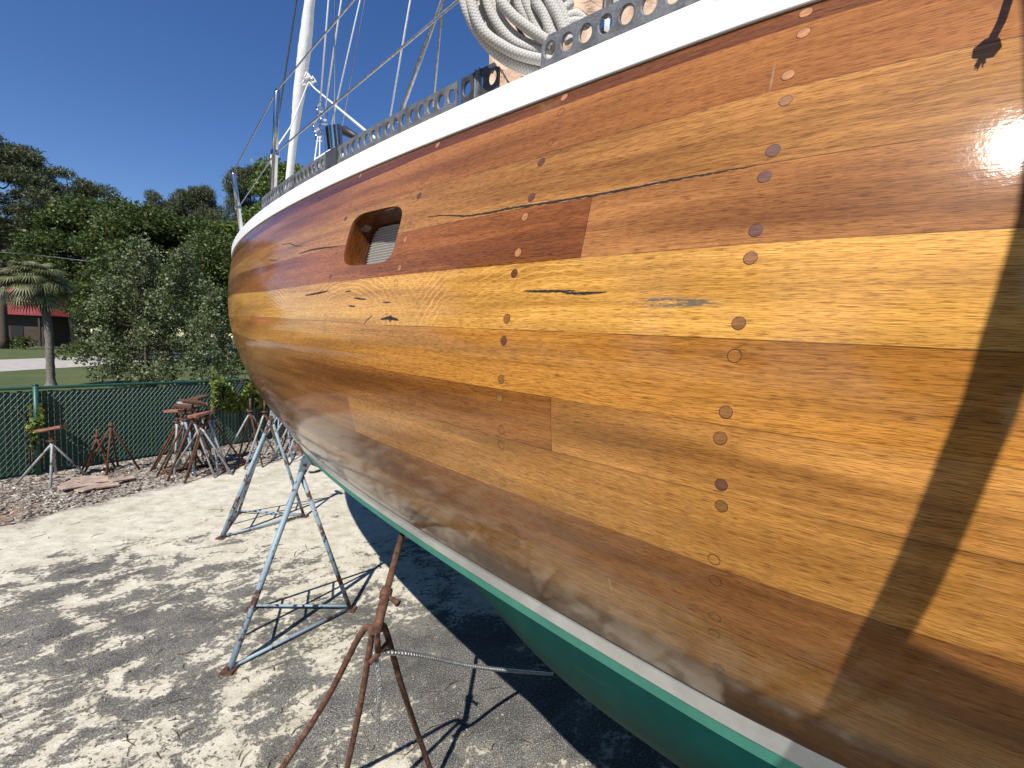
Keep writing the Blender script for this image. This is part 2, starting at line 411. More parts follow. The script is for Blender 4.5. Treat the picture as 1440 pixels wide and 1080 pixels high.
# bungs ---------------------------------------------------------------
ROWS = [.0124, .0445, .1005, .1374, .2025, .2350, .2985, .3325, .4102, .4450, .5118, .5443, .600, .6275, .6995, .7325, .793, .824, .894, .922]
TONE = {0: 'LLLMDDDMMRMMDMRRRRDR', 1: 'LRRDDLLDMDMMRRRRRDRR', 2: 'LRRDRLLRDRRRRRRRRR', 3: 'LRRDRRDRRRRRRR', -1: 'LLMDDDMMMMRRRMRMRRRR'}
def bungs():
    for k in (-1, 0, 1, 2, 3):
        for i, q in enumerate(ROWS):
            if i >= len(TONE[k]): continue
            s = .1987+.4361*k+.0514*(q-.5) + rng.normal()*.003; q = q+rng.normal()*.0012
            c = TONE[k][i]; r = .0092*(1+rng.normal()*.03)
            mb = MB(); hn = hull_n(s, q); c0 = hull(s, q)
            a, b_, _ = frame_of(hn)
            def ringp(rad, lift):
                out = []
                for j in range(20):
                    th = 2*math.pi*j/20
                    P = c0+rad*(math.cos(th)*a+math.sin(th)*b_)
                    out.append(P+hn*lift)
                return out
            d = ringp(r*.91, .0004); g = ringp(r, .00035)
            mb.add(d, [tuple(range(20))], 0)
            mb.add(d+g, [(j, (j+1) % 20, 20+(j+1) % 20, 20+j) for j in range(20)], 1)
            cm = {'L': 'bung_light', 'D': 'bung_dark', 'M': 'bung_mid', 'R': 'bung_mid'}[c]
            if c == 'R':                                          # same wood as the plank: only its outline shows
                mb = MB(); mb.add(d+g, [(j, (j+1) % 20, 20+(j+1) % 20, 20+j) for j in range(20)], 0)
                mb.build('bung', M['bung_ring'], planking, org=ORG)
            else: mb.build('bung', [M[cm], M['bung_ring']], planking, org=ORG)
bungs()
# cracks --------------------------------------------------------------
CR = {'long': ([(.98, .1936), (.927, .1968), (.862, .2046), (.819, .2110), (.734, .2142), (.681, .2130), (.591, .2166), (.514, .2182), (.443, .2194), (.373, .2190), (.304, .2186), (.251, .2192), (.20, .2185)], .0042),
 'a': ([(1.872, .2075), (1.756, .2055), (1.684, .2072), (1.583, .2115), (1.47, .2165)], .0055), 'b': ([(2.148, .1516), (2.022, .1584), (1.933, .1764), (1.843, .1845)], .003),
 'c': ([(.593, .363), (.531, .3650), (.468, .3655)], .004), 'd': ([(.498, .3675), (.459, .3700), (.404, .3689)], .004), 'e': ([(1.717, .3454), (1.585, .342), (1.499, .3386)], .006),
 'f': ([(1.364, .3445), (1.324, .3439)], .003), 'g': ([(1.332, .3814), (1.283, .3837)], .004), 'h': ([(1.303, .3622), (1.219, .3673)], .004), 'i': ([(1.122, .3755), (1.076, .3762)], .003),
 'knot': ([(1.125, .4143), (1.083, .4109), (1.065, .4115), (1.028, .4152)], .009), 'j': ([(2.355, .1895), (2.132, .2118)], .003), 'k': ([(1.219, .4267), (1.199, .4148), (1.171, .4063)], .0022)}
for nm, (pts, wd) in CR.items():
    pts = np.array(pts); L = np.linspace(0, len(pts)-1, max(10, len(pts)*9))
    ss = np.interp(L, range(len(pts)), pts[:, 0]); qq = np.interp(L, range(len(pts)), pts[:, 1])
    mb = MB(); V = []; m = len(L)
    for i in range(m):
        t_ = i/(m-1); wdt = wd*.5*(math.sin(math.pi*min(1, max(0, t_)))**.6)*(.75+.4*rng.random())+.0002
        q0 = qq[i]+rng.normal()*.00025
        for sg in (-1, 1): V.append(hull(ss[i], q0+sg*wdt/MQ)+hull_n(ss[i], q0)*.0007)
    mb.add(V, [(2*i, 2*i+1, 2*i+3, 2*i+2) for i in range(m-1)]); V = []
    for i in range(m):                                                          # bleached, lifted varnish along the crack
        wdt = wd*.5*math.sin(math.pi*i/(m-1))**.5*(.5+1.2*rng.random())+.0002
        for sg in (-1, 1): V.append(hull(ss[i], qq[i]+sg*wdt/MQ)+hull_n(ss[i], qq[i])*.0004)
    mb.add(V, [(2*i, 2*i+1, 2*i+3, 2*i+2) for i in range(m-1)], 1)
    mb.build('crack', [M['crack'], M['chipped']], planking, org=ORG)

# window --------------------------------------------------------------
def window():
    me_uv = []
    c = np.array([hull(s, q) for s, q in WIN]); n = len(WIN); cen = c.mean(0); nn = hull_n(1.268, .2105)
    inn = lambda k, dep: [p+(cen-p)*k-nn*dep for p in c]
    rings = [c, np.array(inn(.012, .003)), np.array(inn(.022, .012)), np.array(inn(.030, .078))]
    mb = MB(); V = np.concatenate(rings); F = []
    for r_ in range(3):
        for k in range(n): F.append((r_*n+k, (r_+1)*n+k, (r_+1)*n+(k+1) % n, r_*n+(k+1) % n))
    mb.add(V, F); o = mb.build('window', M['recess'], boat, True, ORG)
    me = o.data; li = np.empty(len(me.loops), int); me.loops.foreach_get('vertex_index', li)
    a = [(k*.012, r_*.02) for r_ in range(4) for k in range(n)]
    for nm in ('plank', 'metric'):
        l = me.uv_layers.new(name=nm); l.data.foreach_set('uv', np.array(a, float)[li].ravel())
    mb = MB(); a1 = inn(.028, .074); a2 = inn(.075, .074); a3 = inn(.075, .080)
    mb.add(a1+a2+a3, [(k, n+k, n+(k+1) % n, (k+1) % n) for k in range(n)]+[(n+k, 2*n+k, 2*n+(k+1) % n, n+(k+1) % n) for k in range(n)])
    mb.build('frame', M['glass_dark'], o, org=ORG)
    # ribbed blind behind the opening
    lo = np.array(inn(.06, .080)); ex = HT; ey = np.cross(nn, HT); ey = ey/np.linalg.norm(ey)
    if ey[2] < 0: ey = -ey
    X = (lo-cen)@ex; Yc = (lo-cen)@ey; mb = MB(); N = 19; V = []; F = []
    y0, y1 = Yc.min(), Yc.max(); bs = 8
    rows = []
    for i in range(N):
        for k in range(bs):
            rows.append((y0+(y1-y0)*(i+k/bs)/N, .0055*abs(math.sin(math.pi*k/bs))))
    rows.append((y1, 0))
    for y, dp in rows:
        m_ = np.abs(Yc-y) < .02; xs = []
        for k in range(n):
            ya, yb = Yc[k], Yc[(k+1) % n]
            if (ya-y)*(yb-y) <= 0 and ya != yb: xs.append(X[k]+(X[(k+1) % n]-X[k])*(y-ya)/(yb-ya))
        if len(xs) < 2: xs = [0, 0]
        for xx in (min(xs), max(xs)): V.append(cen+ex*xx+ey*y-nn*(.086-dp))
    F = [(2*i, 2*i+1, 2*i+3, 2*i+2) for i in range(len(rows)-1)]; mb.add(V, F)
    t = NT('ribbed_blind'); t.set(Base_Color=(.42, .40, .37, 1), Roughness=.35, Coat_Weight=1., Coat_Roughness=.03)
    mb.build('pane', t.m, o, org=ORG)
window()

# bands below the planking ---------------------------------------------
KT = math.tan(R(28)); H1, H2 = .060, .104
sl = np.unique(np.concatenate([np.linspace(STERN, -.7, 40), np.linspace(-.7, 3.6, 150), np.linspace(3.6, 5.37, 50)]))
def band(name, h0, h1, mat, proud, parent=boat, rows=4):
    mb = MB(); hs = [h0]+list(np.linspace(h0, h1, rows))+[h1]
    pr = [-.006]+[proud]*rows+[-.006]
    for side in (1, -1):
        V = []; n = len(hs)
        for s in sl:
            b = float(half(s, 1.))
            for h, p in zip(hs, pr): V.append(place(s, max(b-KT*h, .0)+p, HP['zw']-h, side))
        F = []
        for i in range(len(sl)-1):
            for j in range(n-1):
                q = (i*n+j, (i+1)*n+j, (i+1)*n+j+1, i*n+j+1); F.append(q if side == 1 else q[::-1])
        mb.add(V, F)
    return mb.build(name, mat, parent, False, ORG)
wb = NT('waterline_white'); p_ = wb.obj(); sp_ = wb.sep(p_)
wb.set(Base_Color=wb.mix(wb.step(wb.noise(p_, 5, 6, .7), .35, .7), (.62, .61, .58, 1), (.80, .79, .76, 1)), Roughness=.35, Coat_Weight=.6, Coat_Roughness=.09)
band('waterline_stripe', 0., H1, wb.m, .0015)
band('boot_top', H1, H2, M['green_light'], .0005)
UA, USF, UW, UZB, UZT, UC = 1.326, 1.042, .10, .207, 1.14, .865
def bottom():
    mb = MB(); nt = 40; tau = np.linspace(0, 1, nt); z1 = HP['zw']-H2
    ss = np.unique(np.concatenate([np.linspace(STERN, -.4, 40), np.linspace(-.4, 2.2, 140), np.linspace(2.2, 5.25, 60)]))
    for side in (1, -1):
        V = []; F = []
        for s in ss:
            zk = min(UZB+(UZT-UZB)/(1+math.exp(-max(-40, min(40, (s-USF)/UW)))), z1-.02)
            if s < -4.6: zk = zk+(1.0-zk)*min(1, (-4.6-s)/.9)
            b1 = max(float(half(s, 1.))-KT*H2, .04)
            for t_ in tau: V.append(place(s, b1*((1-UC)*(1-t_)**UA+UC*(1-t_**2.2)), z1+(zk-z1)*t_, side))
        for i in range(len(ss)-1):
            for j in range(nt-1):
                q = (i*nt+j, (i+1)*nt+j, (i+1)*nt+j+1, i*nt+j+1); F.append(q if side == 1 else q[::-1])
        mb.add(V, F)
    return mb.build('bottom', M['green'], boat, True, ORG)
bottom()

# cap rail, deck, toe rail ----------------------------------------------
def edge_frame(s):
    a = place(s, half(s, 0.), sheer(s)); d = place(s+2e-3, half(s+2e-3, 0.), sheer(s+2e-3))-place(s-2e-3, half(s-2e-3, 0.), sheer(s-2e-3))
    d = d/np.linalg.norm(d); o = np.cross(d, UP); o /= np.linalg.norm(o)
    if o@HN < 0: o = -o
    return a, d, o
CAPS = np.unique(np.concatenate([np.linspace(STERN, -.7, 40), np.linspace(-.7, 3.6, 130), np.linspace(3.6, 6.03, 60)]))
PROF = [(-.03, .0), (.0048, .0004), (.0058, .002), (.0055, .058), (.0015, .067), (-.006, .071), (-.11, .072), (-.118, .066), (-.12, .0)]
def cap():
    mb = MB()
    for side in (1, -1):
        V = []; n = len(PROF); F = []
        for s in CAPS:
            a, d, o = edge_frame(s)
            for x, z in PROF:
                P = a+o*x+UP*z
                b = (P@HN+HP['Wc']);  b = max(b, .0)
                V.append(place(P@HT, b, P[2], side))
        for i in range(len(CAPS)-1):
            for j in range(n-1):
                q = (i*n+j, i*n+j+1, (i+1)*n+j+1, (i+1)*n+j); F.append(q[::-1] if side == 1 else q)
        mb.add(V, F)
    mb.build('cap_rail', M['cap_white'], boat, False, ORG)
    mb = MB(); V = []; F = []
    for s in CAPS:
        b = max(float(half(s, 0.))-.05, .0)
        for side in (1, 0, -1): V.append(place(s, b*side, sheer(s)+.02+.05*(1-abs(side))))
    for i in range(len(CAPS)-1):
        for j in range(2): F.append((3*i+j, 3*i+j+1, 3*i+j+4, 3*i+j+3))
    mb.add(V, F); mb.build('deck', M['deck'], boat, True, ORG)
cap()
def arc_s(s0, s1, n=400):
    t_ = np.linspace(s0, s1, n); P = np.array([edge_frame(x)[0] for x in t_]); L = np.concatenate([[0], np.cumsum(np.linalg.norm(np.diff(P, axis=0), axis=1))])
    return t_, L
RH, PITCHH, TH = .064, .0468, .006
def toe_rail(s_a, s_b, round_a=True, round_b=True):
    """perforated plate on the cap: a hole in every pitch, real through holes with rims"""
    t_, L = arc_s(s_a, s_b); n = int(L[-1]//PITCHH); mb = MB(); K = 16
    def pt(l, h, dep):
        s = float(np.interp(l, L, t_)); a, d, o = edge_frame(s); return a+o*(-.006-dep)+UP*(.0735+h)
    for i in range(n):
        c = (i+.5)*PITCHH; hx, hy, ch = PITCHH/2, RH/2, RH/2
        sq = []; ci = []; bi = []
        for k in range(K):
            th = 2*math.pi*(k+.5)/K; dx, dy = math.cos(th), math.sin(th)
            m_ = max(abs(dx)/hx, abs(dy)/hy); x, y = dx/m_, dy/m_
            if (k % 4) in (0, 3):
                pass
            sq.append((x, y)); ci.append((dx*.0148, dy*.0172)); bi.append((dx*.0170, dy*.0194))
        # snap the four diagonal samples to the corners
        for tx, ty in ((hx, hy), (-hx, hy), (-hx, -hy), (hx, -hy)):
            k = min(range(K), key=lambda q: (sq[q][0]-tx)**2+(sq[q][1]-ty)**2)
            e = (tx, ty)
            if round_a and i == 0 and tx < 0 and ty > 0: e = (tx+.012, ty-.009)
            if round_b and i == n-1 and tx > 0 and ty > 0: e = (tx-.012, ty-.009)
            sq[k] = e
        V = [pt(c+x, ch+y, 0) for x, y in sq]+[pt(c+x, ch+y, 0) for x, y in bi]+[pt(c+x, ch+y, .0022) for x, y in ci]+[pt(c+x, ch+y, TH) for x, y in ci]+[pt(c+x, ch+y, TH) for x, y in sq]
        F = []
        for k in range(K):
            l = (k+1) % K
            for r_ in range(4): F.append((r_*K+k, r_*K+l, (r_+1)*K+l, (r_+1)*K+k))
            top = abs(sq[k][1]-hy) < 1e-6 and abs(sq[l][1]-hy) < 1e-6
            F.append((k, 4*K+k, 4*K+l, l))
        mb.add(V, F)
    return mb
def plate(s_a, s_b, h, mat, parent, dep=-.004, name='joint_plate'):
    mb = MB(); t_ = np.linspace(s_a, s_b, 8); V = []
    for s in t_:
        a, d, o = edge_frame(s)
        for dp, hh in ((dep, 0), (dep, h), (.003, h), (.003, 0)): V.append(a+o*(-.006-dp)+UP*(.0715+hh))
    F = [(4*i+j, 4*i+(j+1) % 4, 4*(i+1)+(j+1) % 4, 4*(i+1)+j) for i in range(7) for j in range(4)]+[(0, 1, 2, 3), (31, 30, 29, 28)]
    mb.add(V, F); return mb.build(name, mat, parent, org=ORG, bevel=.002)
tr1 = toe_rail(2.75, .97, False, False).build('toe_rail', M['galv'], boat, org=ORG)
tr1b = toe_rail(.965, .795, False, True).build('toe_rail', M['dark_galv'], boat, org=ORG); tr1b['label'] = 'dark end piece of the perforated rail'
tr2 = toe_rail(.690, -2.6, True, False).build('toe_rail', M['galv'], boat, org=ORG)
plate(1.80, 1.70, .066, M['dark_galv'], tr1)
plate(.905, .89, .066, M['galv'], tr1b)

# stanchions, lifelines -------------------------------------------------
def stanchion(s, h, lean, r=.0155):
    a, d, o = edge_frame(s); b = a-o*.05+UP*.07; tp = b+UP*h+o*lean[0]+d*lean[1]
    mb = MB(); mb.tube([b, b+(tp-b)*.97, tp], [r, r, r*.7], 12); st = mb.build('stanchion', M['stainless'], boat, True, ORG)
    mb = MB(); mb.tube([b-UP*.002, b+UP*.012], .032, 14); mb.tube([b, b+(tp-b)*.09], r*1.35, 12)
    mb.build('base', M['stainless'], st, False, ORG)
    mb = MB(); m_ = b+(tp-b)*.48; mb.tube([m_-(tp-b)*.02, m_+(tp-b)*.02], r*1.4, 12); mb.build('eye', M['stainless'], st, False, ORG)
    return b, tp, m_
bB, tB, mB = stanchion(2.70, .63, (-.02, 0))
bA, tA, mA = stanchion(3.80, .47, (.055, .02))
a_, d_, o_ = edge_frame(.55); bC = a_-o_*.05+UP*.07
tC, mC = bC+UP*.70, bC+UP*.36
mb = MB(); mb.tube([tA, tB, tC], .0044, 6); mb.build('lifeline', M['wire'], boat, True, ORG)
stanchion(.55, .70, (-.02, 0))
mb = MB(); mb.tube([mA, mB, mC], .0044, 6); mb.build('lifeline', M['wire'], boat, True, ORG)

# rigging ----------------------------------------------------------------
def on_cl(u, v, off=0.):                     # meeting of a sight line and the fore and aft plane of the boat
    r = ray(u, v); k = (off-HP['Wc'])/(r@HN); return CAM+r*k
def stay(name, pts, r, mat, ext=0., n=6):
    P = [np.asarray(p, float) for p in pts]
    if ext: P.append(P[-1]+(P[-1]-P[-2])*ext)
    mb = MB(); mb.tube(P, r, n); return mb.build(name, mat, boat, True, ORG)
# furled headsail on the forestay
st0 = on_cl(401, 300); st1 = on_cl(436, 0)
def sail():
    mb = MB(); d = st1-st0; N = 150; x, y, dd = frame_of(d); V = []; n = 20
    for i in range(N):
        k = i/(N-1)*3.2; c = st0+d*k; bul = float(np.interp(k, [0, .15, .4, .58, .8, 1., 3.2], [.036, .040, .046, .064, .072, .056, .05]))
        for j in range(n):
            th = 2*math.pi*j/n; sp = (th+i*.16) % (2*math.pi)
            r = bul*(1-.10*(sp/(2*math.pi)))*(1+.05*math.sin(i*.55+j*1.3)*math.sin(j*.9+i*.13)+.02*rng.normal())
            V.append(c+r*(math.cos(th)*x+math.sin(th)*y))
    mb.add(V, [(i*n+j, i*n+(j+1) % n, (i+1)*n+(j+1) % n, (i+1)*n+j) for i in range(N-1) for j in range(n)])
    return mb.build('furled_sail', simple('sailcloth', (.74, .74, .73), .75, vary=.06, scale=14, bump=.4), boat, True, ORG)
sail()
stay('forestay', [on_cl(376, 262), on_cl(386, 205), on_cl(393, 155), on_cl(417, 0)], .011, M['dark_wire'], .6)
clew = on_cl(434, 115, .12)
stay('jib_sheet', [clew, at(409, 178, 4.0), at(381, 219, 3.6), at(383, 240, 3.4), at(390, 272, 3.1)], .006, M['white_rope'])
stay('jib_sheet', [clew, at(442, 124, 4.9), at(519, 188, 2.6), at(545, 207, 2.1)], .0075, M['white_rope'])
mb = MB()
for k in range(5): 
    c = clew+np.array([rng.normal()*.02, rng.normal()*.02, rng.normal()*.03]); mb.tube([c+(-.03, 0, -.03), c+(.03, .01, 0), c+(0, 0, .04), c+(-.03, 0, -.03)], .012, 6)
mb.build('knot', M['white_rope'], boat, True, ORG)
for lo, hi, Y, r in [((449, 160), (462, 0), 3.6, .0055), ((457, 154), (480, 0), 3.6, .0055), ((470, 194), (470.5, 0), 3.3, .0045), ((464, 186), (506.5, 0), 3.9, .0052), ((478, 195), (497, 90), 4.4, .004)]:
    stay('halyard', [at(*lo, Y), at(*hi, Y-.1)], r, M['wire'] if r < .005 else M['white_rope'], 6.)
stay('halyard', [at(546, 180, 2.6), at(577, 0, 2.5)], .0045, M['white_rope'], 6.)
sh = at(559, 172, 1.72); stay('shroud', [sh, at(621, 1, 1.66)], .0075, M['wire'], 8., 8)
stay('shroud', [at(609, 150, 2.3), at(623, 0, 2.2)], .006, M['wire'], 7.)
stay('halyard', [at(441, 236, 3.0), at(447, 192, 3.5)], .004, M['white_rope']); stay('halyard', [at(449, 236, 3.0), at(450, 192, 3.5)], .004, M['white_rope'])
def block():
    c = at(450, 172, 3.55); mb = MB()
    for dz, dx, r in ((.09, .005, .022), (.03, .03, .020), (-.03, -.02, .026), (-.09, -.005, .022)):
        p = c+np.array([dx, 0, dz]); mb.tube([p+(-.0, -.016, 0), p+(0, .016, 0)], r*.8, 10); mb.tube([p+(0, 0, .05), p+(.03, 0, .02), p+(.02, 0, -.04), p+(-.02, 0, -.04), p+(-.03, 0, .02)], .006, 6, closed=True)
    mb.build('pulley_block', M['stainless'], boat, False, ORG)
block()
mast0 = place(.3, 0., 2.5); mb = MB(); mb.tube([mast0, mast0+UP*11.5], .085, 20); mb.build('mast', M['white_paint'], boat, True, ORG)
def chock():
    a, d, o = edge_frame(1.86); c = a-o*.05+UP*.075
    mb = MB(); mb.box(c+UP*.065-o*.02, (.15, .12, .022), np.stack([d, o, UP], 1)); ck = mb.build('mooring_chock', M['white_paint'], boat, False, ORG, .006)
    mb = MB(); V = []; N = 12
    for i in range(N):
        th = R(-75+150*i/(N-1)); p = c-o*.03+d*(.065*math.sin(th))+o*(.05*math.cos(th))
        V += [p+UP*.08, p+UP*(.185-.02*i/(N-1))+o*.012]
    W_ = [np.array(v)-o*.005 for v in V]
    F = [(2*i, 2*i+2, 2*i+3, 2*i+1) for i in range(N-1)]; mb.add(V, F); mb.add(W_, [f[::-1] for f in F])
    mb.build('polished_guard', M['stainless'], ck, True, ORG)
    mb = MB(); mb.tube([c+UP*.188+d*.05-o*.03, c+UP*.172-d*.05-o*.03, c+UP*.12-d*.15-o*.04], [.02, .018, .012], 10); mb.build('roller', M['black'], ck, True, ORG)
    mb = MB(); mb.box(c+UP*.02-o*.02, (.06, .05, .09), np.stack([d, o, UP], 1)); mb.build('base', M['dark_galv'], ck, False, ORG, .004)
chock()
# keel blocks under the boat
for s in (-3.4, -1.8, -.2):
    c = place(s, 0., .1); mb = MB(); mb.box((0, 0, .10), (.30, .9, .205), np.eye(3)); o = mb.build('keel_block', M['concrete_block'], None, False, (0, 0, 0), .012)
    o.location = Vector(place(s, 0., .002)); o.rotation_euler = (0, 0, math.atan2(HT[1], HT[0]))
    tag(o, 'weathered timber block under the keel of the boat', 'timber block', 'timber blocks under the keel')

# ------------------------------------------------------------------ rope coil and canvas
def smooth_path(P, n=40):
    P = np.array(P, float); m = len(P); out = []
    for i in range(n):
        t_ = i/(n-1)*(m-1); k = min(int(t_), m-2); f = t_-k
        p0, p1, p2, p3 = P[max(k-1, 0)], P[k], P[k+1], P[min(k+2, m-1)]
        out.append(.5*((2*p1)+(-p0+p2)*f+(2*p0-5*p1+4*p2-p3)*f*f+(-p0+3*p1-3*p2+p3)*f**3))
    return out
def braided(name, c):
    t = NT(name); uv = t.n('ShaderNodeUVMap'); uv.uv_map = 'along'; u = t.sep(uv.outputs[0])
    a = t.math('ADD', t.math('MULTIPLY', u[0], 130.), t.math('MULTIPLY', u[1], .5)); b = t.math('SUBTRACT', t.math('MULTIPLY', u[0], 130.), t.math('MULTIPLY', u[1], .5))
    sa = t.math('SINE', t.math('MULTIPLY', a, math.pi)); sb = t.math('SINE', t.math('MULTIPLY', b, math.pi))
    h = t.math('ABSOLUTE', t.math('MULTIPLY', sa, sb))
    t.set(Base_Color=t.mix(t.step(h, .0, .5), tuple(x*.62 for x in c[:3])+(1,), c), Roughness=.85); t.bump(h, .45, .0012); return t.m
def coil():
    o0 = at(735, 60, 1.12); root = empty('coiled_rope', o0, 0, 'thick coiled braided pale grey dock rope hanging over the rail gap of the boat', 'rope')
    ZO = lambda p: (620+p[0]/3.43, p[1]/3.43)
    L = [([(112, -120), (112, 0), (150, 100), (225, 215), (335, 300), (470, 350), (560, 350)], .99),
         ([(150, -120), (150, 20), (205, 150), (300, 225), (400, 270), (540, 300)], .97),
         ([(125, -100), (132, 60), (190, 170), (290, 265), (390, 315), (480, 345)], 1.04),
         ([(200, -120), (222, 0), (262, 100), (335, 190), (420, 235), (530, 262)], 1.0),
         ([(285, -120), (285, -10), (345, 75), (440, 150), (540, 215)], .98),
         ([(330, -120), (330, 0), (390, 90), (480, 190), (540, 250)], 1.06),
         ([(395, -100), (410, 0), (448, 95), (470, 150), (500, 200)], 1.02),
         ([(450, -100), (455, 0), (500, 80), (528, 150), (560, 215)], 1.0),
         ([(505, -100), (525, 0), (570, 85), (600, 155), (620, 200)], .99),
         ([(560, -100), (590, -20), (620, 20), (580, 60), (560, 100)], 1.08),
         ([(250, -100), (240, 30), (290, 140), (380, 260), (470, 320)], 1.10),
         ([(175, -120), (180, 20), (235, 150), (330, 235), (440, 290), (540, 320)], 1.03), ([(240, -120), (258, 20), (310, 130), (400, 205), (530, 240)], 1.01), ([(360, -120), (368, 0), (420, 100), (500, 190), (545, 230)], 1.03), ([(425, -100), (436, 20), (470, 110), (510, 180), (550, 230)], 1.05), ([(480, -100), (490, 20), (535, 110), (575, 190)], 1.03), ([(540, -100), (552, -10), (590, 70), (615, 140)], 1.03),
         ([(610, 85), (650, 75), (690, 95), (700, 130)], 1.05), ([(600, 130), (640, 110), (690, 115)], 1.03)]
    mt = braided('braided_rope', (.58, .56, .52, 1))
    P0 = np.array(o0)
    mb = MB(); uvs = []
    for pts, Y in L:
        if pts[0][1] <= -100: pts = [(330+(pts[0][0]-330)*.25, -270)]+pts
        P = smooth_path([at(*ZO(p), Y+.16) for p in pts], 46); n = 12; b = len(mb.v); mb.tube(P, .0122, n, False)
        ln = 0
        for i in range(46):
            if i: ln += np.linalg.norm(P[i]-P[i-1])
            uvs += [(ln, k) for k in range(n)]
    o = mb.build('rope', mt, root, True, o0)
    me = o.data; lay = me.uv_layers.new(name='along'); li = np.empty(len(me.loops), int); me.loops.foreach_get('vertex_index', li)
    U = np.array(uvs, float)[li]; ls = np.array([p.loop_start for p in me.polygons]);
    for p in me.polygons:                                            # keep the seam of the tube continuous
        k = list(p.loop_indices); a = U[k, 1]
        if a.max()-a.min() > 5: U[[i for i, q in zip(k, a) if q < 5], 1] += 12
    lay.data.foreach_set('uv', U.ravel())
    mb = MB(); mb.tube(smooth_path([at(*ZO(p), 1.25) for p in [(300, -40), (340, 60), (380, 150), (430, 215)]], 20), .0045, 8); mb.build('lashing', M['black'], root, True, o0)
coil()
def canvas():
    c0 = at(850, 0, 1.55); t = NT('tan_canvas'); p = t.obj()
    cr = t.noise(p, 9, 5, .6, 1.2); fine = t.noise(p, 350, 2)
    t.set(Base_Color=t.mix(t.step(cr, .3, .7), (.52, .36, .25, 1), (.64, .46, .33, 1)), Roughness=.85); t.bump(t.math('ADD', cr, t.math('MULTIPLY', fine, .04)), .8, .02)
    mb = MB(); nx, ny = 60, 30; V = []
    px = np.linspace(688, 962, nx)
    for layer in (0, .012):
        for i in range(nx):
            u = px[i]
            topv = np.interp(u, [688, 700, 725, 800, 905, 945, 962], [60, -40, -120, -150, -135, -25, 14])
            for j in range(ny):
                k = j/(ny-1); v = 150*(1-k)+topv*k
                Y = 1.42+.12*k+.012*math.sin(u*.09+v*.05)+.008*math.sin(u*.21-v*.11)+layer
                V.append(at(u, v, Y))
    F = []
    for L_ in (0, 1):
        b = L_*nx*ny
        for i in range(nx-1):
            for j in range(ny-1):
                q = (b+i*ny+j, b+(i+1)*ny+j, b+(i+1)*ny+j+1, b+i*ny+j+1); F.append(q if L_ == 0 else q[::-1])
    mb.add(V, F); o = mb.build('canvas_cover', t.m, None, True, c0); tag(o, 'tan crumpled canvas cover spread over the deck behind the perforated rail', 'canvas cover')
canvas()

# ------------------------------------------------------------------ unseen pole and planks beside the camera, added to shade the hull
E1 = np.cross(UP, S); E1 /= np.linalg.norm(E1); E2 = np.cross(S, E1)
def sp(a, b, c): return a*E1+b*E2+c*S
def shade_scaffold():
    root = empty('shade_scaffold', (.3, -.6, 0), 0, 'unseen steel tube and plank stand added behind the viewer to shade the hull', 'shade_scaffold'); org = (.3, -.6, 0)
    # lay the tube and the planks where their shadows fall on the hull as seen: points of the shade on the hull, carried towards the sun
    left = [(.4425, .5747, 1.5303), (.4427, .5445, 1.6011), (.4452, .5236, 1.6645), (.4497, .508, 1.7293), (.4581, .4962, 1.7989), (.4675, .4898, 1.8516), (.4783, .4882, 1.919), (.4924, .4892, 1.9822), (.5081, .4944, 2.0477), (.5251, .5114, 2.1366), (.558, .566, 2.312), (.62, .665, 2.63)]
    pts = []
    for P in left:
        P = np.array(P); a, b = P@E1, P@E2; pts.append(sp(a+.0222, b, 1.45+1.0*(P[2]-1.54)))
    d = pts[0]-pts[1]; k = pts[0][2]/-d[2]; foot = pts[0]+np.array([d[0]*k*.25, d[1]*k*.1, -pts[0][2]])
    mb = MB(); mb.tube([foot]+pts, .0218, 14); mb.build('upright', M['pale_steel'], root, True, org)
    # deck planks: front upper edge casts the level shadow edge
    H0, H1_ = np.array([.4874, .5128, 1.5953]), np.array([.5504, .4733, 1.5797]); dh = H1_-H0; vv = E2*(dh@E1)-E1*(dh@E2)
    Bd = np.array([vv[1], -vv[0], 0]); Bd /= np.linalg.norm(Bd); Bd = Bd if Bd[0] > 0 else -Bd; Cd = np.cross(UP, Bd)
    A = sp(H0@E1-.03, H0@E2, 1.5)+UP*.010+Cd*.010
    for i in range(3):
        c = A+Bd*.85-UP*.03-Cd*(-.0)+(-Cd)*(.13+.255*i)*-1*(-1); mb = MB(); mb.box(c, (1.7, .245, .045), np.stack([Bd, Cd, UP], 1)); mb.build('plank', M['concrete_block'], root, False, org, .004)
    for (a, b) in ((1.55, -.02), (1.55, -.75), (.1, -.75)):
        p = A+Bd*a+Cd*b; mb = MB(); mb.tube([np.array([p[0], p[1], 0]), p+UP*.02], .0242, 12); mb.build('upright', M['pale_steel'], root, True, org)
shade_scaffold()
def frayed():
    T_ = [np.array(p) for p in [(.5177, .5723, 2.2715), (.5195, .5618, 2.2513), (.5409, .5672, 2.2939), (.5498, .5719, 2.316)]]
    q = lambda P, c: sp(P@E1, P@E2, c)
    c = q(T_[1], 1.42); mb = MB(); up_ = T_[3]-T_[2]
    P = [q(T_[3]+up_*4.5+np.array([.02, 0, .02]), 1.50), q(T_[3]+up_*2, 1.47), q(T_[3], 1.45), q(T_[2], 1.43), q((T_[1]+T_[2])/2, 1.425)]
    mb.tube(smooth_path(P, 20), .0042, 8); e = P[-1]
    tip = q(T_[1], 1.42); mb.tube([e, (e+tip)/2, tip], [.007, .0125, .010], 10)
    for k in range(30):
        d_ = tip-e; d_ = d_/np.linalg.norm(d_)+rng.normal(size=3)*.35; mb.tube([tip-(tip-e)*.1, tip+d_*(.005+.006*rng.random())], [.0016, .0006], 4)
    o = mb.build('rope_end', M['brown_rope'], None, True, c); tag(o, 'brown rope end with a frayed tassel hanging close to the varnished hull', 'rope')
frayed()

